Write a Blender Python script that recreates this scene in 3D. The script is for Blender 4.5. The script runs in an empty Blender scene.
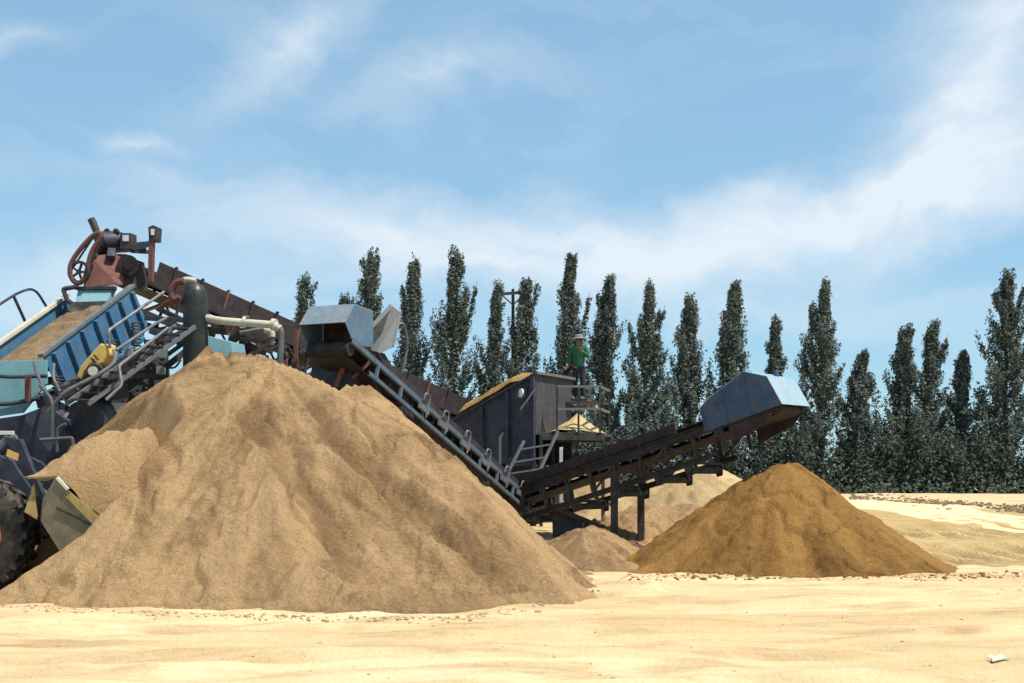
import bpy, math, random
import numpy as np
from mathutils import Vector, Matrix, noise as mnoise

random.seed(7)
RS = np.random.RandomState(11)
S = bpy.context.scene
COL = S.collection
F = 1236.0           # focal length in pixels
EYE = 1.6            # camera height
HZ = 485.0           # row of the horizon
ZUP = Vector((0, 0, 1))


def P(px, py, Y):
    return Vector(((px - 512.0) / F * Y, Y, EYE + (HZ - py) / F * Y))


# ------------------------------------------------------------------ materials
def nmat(name):
    m = bpy.data.materials.new(name)
    m.use_nodes = True
    nt = m.node_tree
    b = nt.nodes['Principled BSDF']
    return m, nt, b


def N(nt, t, **kw):
    n = nt.nodes.new(t)
    for k, v in kw.items():
        if k in n.inputs:
            n.inputs[k].default_value = v
        else:
            setattr(n, k, v)
    return n


def ramp(nt, fac, stops):
    r = nt.nodes.new('ShaderNodeValToRGB')
    els = r.color_ramp.elements
    while len(els) < len(stops):
        els.new(0.5)
    for e, (p, c) in zip(els, stops):
        e.position = p
        e.color = (c, c, c, 1) if isinstance(c, (int, float)) else (*c, 1)
    nt.links.new(fac, r.inputs[0])
    return r.outputs[0]


def mix(nt, fac, a, b, mode='MIX'):
    m = nt.nodes.new('ShaderNodeMix')
    m.data_type = 'RGBA'
    m.blend_type = mode
    for sock, v in ((m.inputs[0], fac), (m.inputs[6], a), (m.inputs[7], b)):
        if isinstance(v, bpy.types.NodeSocket):
            nt.links.new(v, sock)
        elif isinstance(v, (int, float)):
            sock.default_value = v
        else:
            sock.default_value = (*v, 1)
    return m.outputs[2]


def noise_tex(nt, vec, scale, detail=5, rough=0.6, dist=0.0):
    n = N(nt, 'ShaderNodeTexNoise', Scale=scale, Detail=detail, Roughness=rough, Distortion=dist)
    nt.links.new(vec, n.inputs['Vector'])
    return n.outputs['Fac']


def mapped(nt, vec, scale):
    mp = nt.nodes.new('ShaderNodeMapping')
    mp.inputs['Scale'].default_value = scale
    nt.links.new(vec, mp.inputs['Vector'])
    return mp.outputs['Vector']


DUST = (0.40, 0.29, 0.17)


def paint(name, col, rust=0.25, dust=0.35, rough=0.55, metal=0.0, rustcol=(0.13, 0.05, 0.025)):
    m, nt, b = nmat(name)
    tc = N(nt, 'ShaderNodeTexCoord').outputs['Object']
    n1 = noise_tex(nt, tc, 2.3, 6, .65)
    n2 = noise_tex(nt, tc, 7.0, 8, .7, .4)
    n3 = noise_tex(nt, mapped(nt, tc, (9, 9, 1.2)), 1.5, 5, .6)
    c = mix(nt, n1, tuple(x * .72 for x in col), tuple(min(1, x * 1.25) for x in col))
    c = mix(nt, ramp(nt, n2, [(.66 - .22 * rust, 0), (.74 - .15 * rust, 1)]), c, rustcol)
    c = mix(nt, ramp(nt, n3, [(.52, 0), (.8, min(1, rust * 1.6))]), c, rustcol)
    geo = N(nt, 'ShaderNodeNewGeometry')
    sx = N(nt, 'ShaderNodeSeparateXYZ')
    nt.links.new(geo.outputs['Normal'], sx.inputs[0])
    up = ramp(nt, sx.outputs['Z'], [(.1, .42), (.9, 1)])
    dn = ramp(nt, noise_tex(nt, tc, 4.5, 7, .7), [(.42, 0), (.7, dust)])
    mm = N(nt, 'ShaderNodeMath', operation='MULTIPLY')
    nt.links.new(up, mm.inputs[0])
    nt.links.new(dn, mm.inputs[1])
    c = mix(nt, mm.outputs[0], c, DUST)
    nt.links.new(c, b.inputs['Base Color'])
    nt.links.new(ramp(nt, n2, [(.3, max(0, rough - .15)), (.75, min(1, rough + .3))]), b.inputs['Roughness'])
    b.inputs['Metallic'].default_value = metal
    b.inputs['Specular IOR Level'].default_value = .35
    bp = N(nt, 'ShaderNodeBump', Strength=.25, Distance=.02)
    nt.links.new(noise_tex(nt, tc, 14, 8, .7), bp.inputs['Height'])
    nt.links.new(bp.outputs[0], b.inputs['Normal'])
    return m


def sand(name, light, mid, dark, streak=(1, 1, 1), s1=.55, bump=.5, darkness=.6, flow=False, grain=.35):
    m, nt, b = nmat(name)
    pos = N(nt, 'ShaderNodeNewGeometry').outputs['Position']
    v = mapped(nt, pos, streak)
    n1 = noise_tex(nt, v, s1, 7, .62, .6)
    n2 = noise_tex(nt, v, s1 * 4.3, 7, .66, .5)
    n3 = noise_tex(nt, pos, 9.0, 6, .7)
    n4 = noise_tex(nt, pos, 42.0, 4, .75)
    n5 = noise_tex(nt, pos, 17.0, 4, .7, .3)
    c = mix(nt, ramp(nt, n1, [(.36, 0), (.64, 1)]), light, mid)
    c = mix(nt, ramp(nt, n2, [(.48, 0), (.68, darkness)]), c, dark)
    c = mix(nt, ramp(nt, n3, [(.54, 0), (.80, grain)]), c, dark)
    c = mix(nt, ramp(nt, n5, [(.54, 0), (.70, grain)]), c, tuple(x * .8 for x in dark))
    c = mix(nt, ramp(nt, n4, [(.40, .0), (.80, grain * .6)]), c, tuple(x * .55 for x in mid))
    if flow:
        at = N(nt, 'ShaderNodeAttribute', attribute_name='flow')
        c = mix(nt, ramp(nt, at.outputs['Fac'], [(.52, 0), (.74, .7)]), c, tuple(x * 1.05 for x in dark))
        c = mix(nt, ramp(nt, at.outputs['Fac'], [(.28, .7), (.44, 0)]), c, tuple(min(1, x * 1.12) for x in light))
    nt.links.new(c, b.inputs['Base Color'])
    b.inputs['Roughness'].default_value = .97
    b.inputs['Specular IOR Level'].default_value = .08
    b1 = N(nt, 'ShaderNodeBump', Strength=bump, Distance=.12)
    nt.links.new(n3, b1.inputs['Height'])
    b2 = N(nt, 'ShaderNodeBump', Strength=bump * .9, Distance=.025)
    nt.links.new(n4, b2.inputs['Height'])
    b3 = N(nt, 'ShaderNodeBump', Strength=bump, Distance=.10)
    nt.links.new(n5, b3.inputs['Height'])
    nt.links.new(b1.outputs[0], b3.inputs['Normal'])
    nt.links.new(b3.outputs[0], b2.inputs['Normal'])
    nt.links.new(b2.outputs[0], b.inputs['Normal'])
    return m


def leafmat(name, a, b_, c_):
    m, nt, b = nmat(name)
    pos = N(nt, 'ShaderNodeNewGeometry').outputs['Position']
    n1 = noise_tex(nt, pos, .9, 3, .6)
    n2 = noise_tex(nt, pos, 6.0, 2, .5)
    c = mix(nt, ramp(nt, n1, [(.35, 0), (.65, 1)]), a, b_)
    c = mix(nt, ramp(nt, n2, [(.5, 0), (.68, .75)]), c, c_)
    nt.links.new(c, b.inputs['Base Color'])
    b.inputs['Roughness'].default_value = .7
    b.inputs['Specular IOR Level'].default_value = .2
    tr = N(nt, 'ShaderNodeBsdfTranslucent')
    nt.links.new(c, tr.inputs['Color'])
    ms = N(nt, 'ShaderNodeMixShader')
    ms.inputs[0].default_value = .28
    nt.links.new(b.outputs[0], ms.inputs[1])
    nt.links.new(tr.outputs[0], ms.inputs[2])
    nt.links.new(ms.outputs[0], nt.nodes['Material Output'].inputs['Surface'])
    return m


M = dict(
    ground=sand('ground_sand', (.70, .53, .310), (.54, .385, .20), (.36, .235, .11), (.28, 1.3, 1), .42, .35, .75, grain=.16),
    slope=sand('churned_sand', (.63, .45, .21), (.52, .35, .15), (.37, .235, .095), (.5, 1.2, 1), .9, .6, .6),
    road=sand('road_sand', (.76, .61, .37), (.70, .53, .30), (.55, .40, .21), (.4, 1, 1), .6, .3, .4),
    pile=sand('tan_sand', (.56, .358, .180), (.435, .266, .132), (.225, .130, .066), (1, 1, .5), .7, .9, .6, True, grain=.36),
    damp=sand('damp_brown_sand', (.425, .23, .070), (.345, .18, .053), (.17, .082, .028), (1, 1, .6), 1.0, 1.0, .6, True, grain=.5),
    pale=sand('pale_sand', (.58, .42, .215), (.48, .33, .165), (.34, .22, .115), (1, 1, .6), .8, .6, .5, True),
    orange=sand('orange_sand', (.43, .265, .105), (.36, .21, .08), (.25, .14, .05), (1, 1, 1), 1.2, .6, .5),
    soil=sand('dark_soil', (.38, .26, .15), (.29, .20, .115), (.18, .12, .07), (1, 1, 1), 1.5, .7, .6),
    blue=paint('blue_paint', (.032, .135, .25), .3, .35),
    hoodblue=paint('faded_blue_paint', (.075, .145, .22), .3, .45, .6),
    hoodshade=paint('shaded_blue_paint', (.034, .075, .14), .3, .35, .5),  # right hood's blue with the shade of its near side put into the colour
    hoodsunlit=paint('sunlit_blue_paint', (.27, .40, .47), .25, .45, .45),  # lit copy of the right hood's blue, sunlight painted into the colour
    hoodskylit=paint('skylit_blue_paint', (.15, .215, .265), .3, .5, .5),  # left hood's blue, lightened in colour where the cover faces the sky
    navy=paint('navy_paint', (.020, .030, .056), .3, .25, .55, 0, (.045, .02, .015)),
    hopend=paint('grey_hopper_paint', (.040, .046, .060), .35, .3, .7, 0, (.10, .05, .03)),
    lid=paint('grey_lid_paint', (.21, .235, .25), .25, .35),
    greypipe=paint('grey_pipe', (.075, .085, .09), .3, .3),
    teal=paint('teal_paint', (.15, .33, .37), .2, .35),
    railblue=paint('light_blue_rail_paint', (.062, .115, .165), .5, .45),
    steel=paint('weathered_steel', (.13, .15, .16), .4, .4, .5, .2),
    darksteel=paint('dark_steel', (.024, .025, .030), .4, .3, .6, 0, (.05, .024, .018)),
    rust=paint('rusted_steel', (.15, .058, .048), .5, .2, .85, 0, (.075, .03, .027)),
    darkrust=paint('dark_rusted_steel', (.024, .018, .023), .5, .2, .85, 0, (.055, .025, .022)),
    rubber=paint('black_rubber', (.018, .018, .02), .0, .45, .75),
    beltrubber=paint('belt_rubber', (.014, .014, .016), 0, .15, .7),
    wetrubber=paint('dark_green_rubber', (.013, .020, .022), .0, .2, .45),
    cream=paint('cream_pipe_paint', (.52, .49, .38), .15, .3),
    yellow=paint('yellow_paint', (.62, .40, .10), .1, .25),
    mustard=paint('worn_yellow_steel', (.36, .26, .09), .45, .4, .6),
    bucket=paint('grey_green_steel', (.15, .14, .095), .35, .8, .5, .2),
    white=paint('white_paint', (.62, .60, .55), .1, .3),
    glass=paint('dull_glass', (.62, .66, .70), .0, .1, .15),
    orangerim=paint('orange_rim_paint', (.50, .09, .03), .25, .35),
    bark=paint('poplar_bark', (.10, .085, .07), .0, .2, .9),
    wood=paint('pole_wood', (.06, .05, .045), .0, .1, .9),
    leaf=leafmat('poplar_leaves', (.085, .108, .092), (.125, .15, .122), (.21, .23, .20)),
    bush=leafmat('bush_leaves', (.052, .070, .056), (.082, .102, .078), (.125, .142, .118)),
    skin=paint('skin', (.22, .12, .08), 0, 0, .5),
    green=paint('green_cloth', (.012, .11, .045), 0, .1, .85),
    trouser=paint('dark_trousers', (.02, .022, .03), 0, .2, .9),
    hat=paint('grey_straw', (.22, .23, .22), 0, .2, .9),
    boot=paint('brown_boots', (.05, .03, .02), 0, .4, .7),
    lens=paint('lamp_lens', (.72, .74, .62), 0, .05, .2),
)


# ------------------------------------------------------------------ mesh builder
class MB:
    def __init__(self):
        self.v = []
        self.f = []

    def add(self, vs, fs):
        k = len(self.v)
        self.v += [Vector(p) for p in vs]
        self.f += [tuple(i + k for i in f) for f in fs]
        return self

    def prism(self, poly, ext):
        n = len(poly)
        ext = Vector(ext)
        a = [Vector(p) for p in poly]
        b = [p + ext for p in a]
        fs = [tuple(range(n))[::-1], tuple(range(n, 2 * n))]
        fs += [(i, (i + 1) % n, n + (i + 1) % n, n + i) for i in range(n)]
        return self.add(a + b, fs)

    def plate(self, poly, t):
        a = [Vector(p) for p in poly]
        nrm = Vector((0, 0, 0))
        for i in range(len(a)):
            nrm += a[i].cross(a[(i + 1) % len(a)])
        nrm.normalize()
        return self.prism([p - nrm * t / 2 for p in a], nrm * t)

    def beam(self, a, b, w, h=None, up=ZUP):
        h = h or w
        a, b = Vector(a), Vector(b)
        d = (b - a).normalized()
        s = d.cross(up)
        if s.length < 1e-3:
            s = d.cross(Vector((1, 0, 0)))
        s.normalize()
        t = s.cross(d)
        q = [a + s * x * w / 2 + t * y * h / 2 for x, y in ((-1, -1), (1, -1), (1, 1), (-1, 1))]
        return self.prism(q, b - a)

    def channel(self, a, b, w, h, up=ZUP, t=.015):
        a, b = Vector(a), Vector(b)
        d = (b - a).normalized()
        s = d.cross(up).normalized()
        u = s.cross(d)
        for off, ww, hh in ((u * (h / 2 - t / 2), w, t), (-u * (h / 2 - t / 2), w, t), (s * (-w / 2 + t / 2), t, h - 2 * t)):
            self.beam(a + off, b + off, ww, hh, up)
        return self

    def tube(self, pts, r, n=8, closed_ends=True):
        pts = [Vector(p) for p in pts]
        rr = r if isinstance(r, (list, tuple)) else [r] * len(pts)
        rings = []
        prev = None
        for i, p in enumerate(pts):
            d = (pts[min(i + 1, len(pts) - 1)] - pts[max(i - 1, 0)]).normalized()
            if prev is None:
                s = d.cross(ZUP if abs(d.z) < .95 else Vector((1, 0, 0))).normalized()
            else:
                s = (prev - d * prev.dot(d)).normalized()
            prev = s
            t = d.cross(s)
            rings.append([p + (s * math.cos(2 * math.pi * k / n) + t * math.sin(2 * math.pi * k / n)) * rr[i] for k in range(n)])
        vs = [q for ring in rings for q in ring]
        fs = []
        for i in range(len(pts) - 1):
            for k in range(n):
                k2 = (k + 1) % n
                fs.append((i * n + k, i * n + k2, (i + 1) * n + k2, (i + 1) * n + k))
        if closed_ends:
            fs.append(tuple(range(n))[::-1])
            fs.append(tuple((len(pts) - 1) * n + k for k in range(n)))
        return self.add(vs, fs)

    def cyl(self, a, b, r, n=20):
        return self.tube([a, b], r, n)

    def ring(self, c, axis, prof, n=40):
        """lathe: prof = [(axial, radius)...] closed outline round the axis"""
        axis = Vector(axis).normalized()
        s = axis.cross(ZUP if abs(axis.z) < .9 else Vector((1, 0, 0))).normalized()
        t = axis.cross(s)
        c = Vector(c)
        m = len(prof)
        vs = []
        for k in range(n):
            a = 2 * math.pi * k / n
            d = s * math.cos(a) + t * math.sin(a)
            vs += [c + axis * x + d * r for x, r in prof]
        fs = []
        for k in range(n):
            k2 = (k + 1) % n
            for j in range(m):
                j2 = (j + 1) % m
                fs.append((k * m + j, k2 * m + j, k2 * m + j2, k * m + j2))
        return self.add(vs, fs)

    def bend(self, pts, r, n=8, rad=.12, seg=4):
        """tube through pts with rounded corners"""
        pts = [Vector(p) for p in pts]
        out = [pts[0]]
        for i in range(1, len(pts) - 1):
            a, b, c = pts[i - 1], pts[i], pts[i + 1]
            ra = min(rad, (a - b).length * .45)
            rb = min(rad, (c - b).length * .45)
            p0 = b + (a - b).normalized() * ra
            p1 = b + (c - b).normalized() * rb
            for k in range(seg + 1):
                t = k / seg
                out.append(p0 * (1 - t) ** 2 + b * 2 * t * (1 - t) + p1 * t * t)
        out.append(pts[-1])
        return self.tube(out, r, n)


ORIGIN = {}


def tag(o, label=None, cat=None, group=None, kind=None):
    if label:
        o['label'] = label
    if cat:
        o['category'] = cat
    if group:
        o['group'] = group
    if kind:
        o['kind'] = kind
    return o


def thing(name, loc, label, cat, group=None):
    o = bpy.data.objects.new(name, None)
    o.empty_display_size = .3
    COL.objects.link(o)
    o.location = loc
    ORIGIN[o.name] = Vector(loc)
    return tag(o, label, cat, group)


def finish(name, me, mat, parent, loc, smooth=False, bevel=0.0):
    o = bpy.data.objects.new(name, me)
    COL.objects.link(o)
    if parent is not None:
        o.parent = parent
        ORIGIN[o.name] = ORIGIN[parent.name]
    else:
        o.location = loc
        ORIGIN[o.name] = Vector(loc)
    if mat is not None:
        me.materials.append(mat)
    if smooth:
        me.polygons.foreach_set('use_smooth', [True] * len(me.polygons))
    if bevel:
        b = o.modifiers.new('bevel', 'BEVEL')
        b.width = bevel
        b.segments = 2
        b.limit_method = 'ANGLE'
    return o


def part(name, mb, mat, parent=None, smooth=False, bevel=0.006, loc=None, label=None):
    org = ORIGIN[parent.name] if parent is not None else (Vector(loc) if loc is not None else Vector(mb.v[0]))
    me = bpy.data.meshes.new(name)
    me.from_pydata([tuple(p - org) for p in mb.v], [], mb.f)
    me.validate()
    import bmesh
    bm = bmesh.new()
    bm.from_mesh(me)
    bmesh.ops.recalc_face_normals(bm, faces=bm.faces)
    bm.to_mesh(me)
    bm.free()
    if smooth:
        try:
            me.set_sharp_from_angle(angle=math.radians(40))
        except Exception:
            pass
    o = finish(name, me, mat, parent, org, smooth, bevel)
    if label:
        o['label'] = label
    return o


def np_mesh(name, V, Fq, mat, parent=None, loc=(0, 0, 0), smooth=True):
    """numpy quad mesh"""
    me = bpy.data.meshes.new(name)
    V = np.asarray(V, np.float32) - np.asarray(loc if parent is None else tuple(ORIGIN[parent.name]), np.float32)
    Fq = np.asarray(Fq, np.int32)
    k = Fq.shape[1]
    me.vertices.add(len(V))
    me.vertices.foreach_set('co', V.ravel())
    me.loops.add(Fq.size)
    me.loops.foreach_set('vertex_index', Fq.ravel())
    me.polygons.add(len(Fq))
    me.polygons.foreach_set('loop_start', np.arange(0, Fq.size, k, dtype=np.int32))
    me.polygons.foreach_set('loop_total', np.full(len(Fq), k, np.int32))
    me.update(calc_edges=True)
    return finish(name, me, mat, parent, loc, smooth)


# ------------------------------------------------------------------ noise
def vnoise(x, y, seed=0):
    xi = np.floor(x).astype(np.int64)
    yi = np.floor(y).astype(np.int64)
    xf, yf = x - xi, y - yi
    u, v = xf * xf * (3 - 2 * xf), yf * yf * (3 - 2 * yf)

    def h(a, b):
        n = (a * 374761393 + b * 668265263 + seed * 2147483647) & 0xffffffff
        n = ((n ^ (n >> 13)) * 1274126177) & 0xffffffff
        return ((n ^ (n >> 16)) & 0xffff) / 65535.0

    return (h(xi, yi) * (1 - u) + h(xi + 1, yi) * u) * (1 - v) + (h(xi, yi + 1) * (1 - u) + h(xi + 1, yi + 1) * u) * v


def fbm(x, y, oct=4, seed=0, gain=.5):
    s, a, t = 0, 1.0, 0
    for i in range(oct):
        s = s + a * (vnoise(x, y, seed + i * 17) - .5)
        t += a
        a *= gain
        x, y = x * 2.03 + 11.3, y * 2.03 + 7.1
    return s / t * 2


def sstep(a, b, x):
    t = np.clip((x - a) / (b - a), 0, 1)
    return t * t * (3 - 2 * t)


# ------------------------------------------------------------------ ground
def terr_base(X, Y):
    X, Y = np.asarray(X, float), np.asarray(Y, float)
    return np.interp(Y, [22, 24, 31, 45, 70], [0, .04, .62, 1.0, 1.2]) + 0 * X


def terr(X, Y):
    X, Y = np.asarray(X, float), np.asarray(Y, float)
    z = terr_base(X, Y)
    near = np.clip(1 - (Y - 20) / 30, .25, 1)
    z = z + near * (.09 * fbm(X * .3, Y * .7, 4, 3) + .038 * fbm(X * 1.6, Y * 2.4, 3, 5) * sstep(4, 9, Y))
    # wheel ruts across the yard in front
    for y0, sl, cv, d in ((11.2, .05, .004, .055), (12.9, .05, .004, .05), (13.6, -.03, -.002, .04), (9.6, .1, 0, .05), (14.6, .015, .001, .04), (16.8, .02, -.003, .05), (18.4, -.01, .002, .05), (20.0, .03, 0, .045)):
        q = Y - (y0 + sl * X + cv * X * X + .1 * fbm(X * .3, X * 0 + y0, 2, 9))
        z = z - d * np.exp(-(q / .16) ** 2) + d * .8 * np.exp(-((np.abs(q) - .33) / .12) ** 2)
    # tyre prints on the slope to the right
    m = sstep(23, 24.5, Y) * (1 - sstep(32, 35, Y)) * sstep(5.5, 7, X)
    for y0, sl, ph in ((25.4, .12, 0), (29.0, .02, 2)):
        q = Y - (y0 + sl * (X - 9) + .05 * (X - 10) ** 2 + .3 * fbm(X * .4, X * 0 + y0, 2, 19))
        band = np.exp(-(q / 1.25) ** 4)
        rib = np.sin((X * 1.0 + q * .35) * 8.5 + ph + 1.6 * fbm(X * .8, Y * .8, 2, 23))
        z = z + m * band * (.085 * rib * (.5 + vnoise(X * .9, Y * .9, 29)) - .05)
        z = z + m * .07 * np.exp(-((np.abs(q) - 1.45) / .22) ** 2)
    z = z + m * .05 * fbm(X * .9, Y * .9, 4, 21)
    # little windrow pushed up at the toe of the big pile
    rr = np.hypot((X - 1.35) * .8, Y - 18.7) + .15 * fbm(X * 2, Y * 2, 2, 51)
    z = z + .13 * np.exp(-((rr - .55) / .16) ** 2) * sstep(-.6, .6, X - 1.35 - (Y - 18.7) * .4)
    # low spoil bank beyond the haul road
    yb = 41 + (12.4 - X) * .9
    bank = np.exp(-((Y - yb) / 1.6) ** 2) * sstep(6, 9, X)
    z = z + bank * (.13 + .16 * fbm(X * .6, Y * .6, 4, 31))
    z = z + .14 * fbm(X * .16, Y * .3, 3, 41) * sstep(46, 52, Y) * (1 - sstep(75, 90, Y))
    return z


GRID = {}


def tz(x, y):
    """height of the ground sheet"""
    gx, gy, gz = GRID['x'], GRID['y'], GRID['z']
    i = min(max(int(np.searchsorted(gx, x)) - 1, 0), len(gx) - 2)
    j = min(max(int(np.searchsorted(gy, y)) - 1, 0), len(gy) - 2)
    u = (x - gx[i]) / (gx[i + 1] - gx[i])
    v = (y - gy[j]) / (gy[j + 1] - gy[j])
    return float((gz[j, i] * (1 - u) + gz[j, i + 1] * u) * (1 - v) + (gz[j + 1, i] * (1 - u) + gz[j + 1, i + 1] * u) * v)


def ground(px, py):
    Ys = np.arange(5, 160, .1)
    X = (px - 512) / F * Ys
    d = EYE + (HZ - py) / F * Ys - terr_base(X, Ys)
    i = int(np.argmax(d <= 0)) if (d <= 0).any() else len(Ys) - 1
    Y0 = float(Ys[i])
    for Yk in np.arange(Y0 - 1.2, Y0 + 1.5, .05):
        p = P(px, py, float(Yk))
        if p.z <= tz(p.x, p.y):
            break
    p.z = tz(p.x, p.y)
    return p


def axis_pts(lo, hi, fine, g, far):
    a = list(np.arange(lo, hi, fine))
    s, x, r = fine, hi, []
    while x < far[1]:
        r.append(x)
        s *= g
        x += s
    r.append(far[1])
    s, x, l = fine, lo, []
    while x > far[0]:
        s *= g
        x -= s
        l.append(x)
    return np.array(sorted(l + a + r))


xs = axis_pts(-9, 15, .085, 1.10, (-1500, 1500))
ys = axis_pts(8.5, 33, .075, 1.045, (-40, 2500))
GX, GY = np.meshgrid(xs, ys)
GZ = terr(GX, GY)
GRID.update(x=xs, y=ys, z=GZ)
nx, ny = len(xs), len(ys)
idx = np.arange(nx * ny).reshape(ny, nx)
FQ = np.stack([idx[:-1, :-1], idx[:-1, 1:], idx[1:, 1:], idx[1:, :-1]], -1).reshape(-1, 4)
g = np_mesh('ground', np.stack([GX, GY, GZ], -1).reshape(-1, 3), FQ, M['ground'])
tag(g, kind='structure')

# haul road, a pale strip of driven sand
ctr = [ground(x, y) for x, y in ((1130, 541), (1024, 524), (930, 511), (850, 501.5), (770, 496))]
path = []
for i in range(len(ctr) - 1):
    for k in range(40):
        path.append(ctr[i].lerp(ctr[i + 1], k / 40))
rv = []
for i, p in enumerate(path):
    d = (path[min(i + 1, len(path) - 1)] - path[max(i - 1, 0)])
    s = Vector((-d.y, d.x, 0)).normalized()
    w = 1.5 + .25 * mnoise.noise(Vector((i * .06, 3, 1)))
    for k in range(9):
        q = p + s * (k / 8 - .5) * 2 * w
        rv.append((q.x, q.y, tz(q.x, q.y) + .007))
ri = np.arange(len(path) * 9).reshape(-1, 9)
rf = np.stack([ri[:-1, :-1], ri[:-1, 1:], ri[1:, 1:], ri[1:, :-1]], -1).reshape(-1, 4)
tag(np_mesh('haul_road', rv, rf, M['road']), kind='structure')


# darker churned sand on the slope below the road
def drape(name, mat, x0, x1, y0, y1, lo, hi, step):
    bx, by = np.meshgrid(np.arange(x0, x1, step), np.arange(y0, y1, step))
    road_y = np.interp(bx, sorted(p.x for p in path), [p.y for p in sorted(path, key=lambda p: p.x)])
    ok = (by > lo(bx, by, road_y)) & (by < hi(bx, by, road_y))
    bz = np.array([tz(a, b) for a, b in zip(bx.ravel(), by.ravel())]).reshape(bx.shape) + .005
    bi = np.arange(bx.size).reshape(bx.shape)
    bq = np.stack([bi[:-1, :-1], bi[:-1, 1:], bi[1:, 1:], bi[1:, :-1]], -1)
    bq = bq[ok[:-1, :-1] & ok[1:, 1:] & ok[:-1, 1:] & ok[1:, :-1]]
    tag(np_mesh(name, np.stack([bx, by, bz], -1).reshape(-1, 3), bq, mat), kind='structure')


drape('tracked_slope', M['slope'], 4.5, 19, 23, 38,
      lambda x, y, ry: 23.6 + .5 * fbm(x * .8, x * 0 + 2, 3, 44) + .25 * fbm(x * 3, y * 3, 2, 45),
      lambda x, y, ry: ry - 1.75 + .4 * fbm(x * .9, y * .9, 3, 46), .085)
drape('spoil_bank', M['slope'], 6, 34, 28, 66,
      lambda x, y, ry: ry + 2.2 + .9 * fbm(x * .5, y * .5, 3, 47),
      lambda x, y, ry: ry + 10 + 3 * fbm(x * .4, y * .4, 3, 48), .16)


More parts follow.
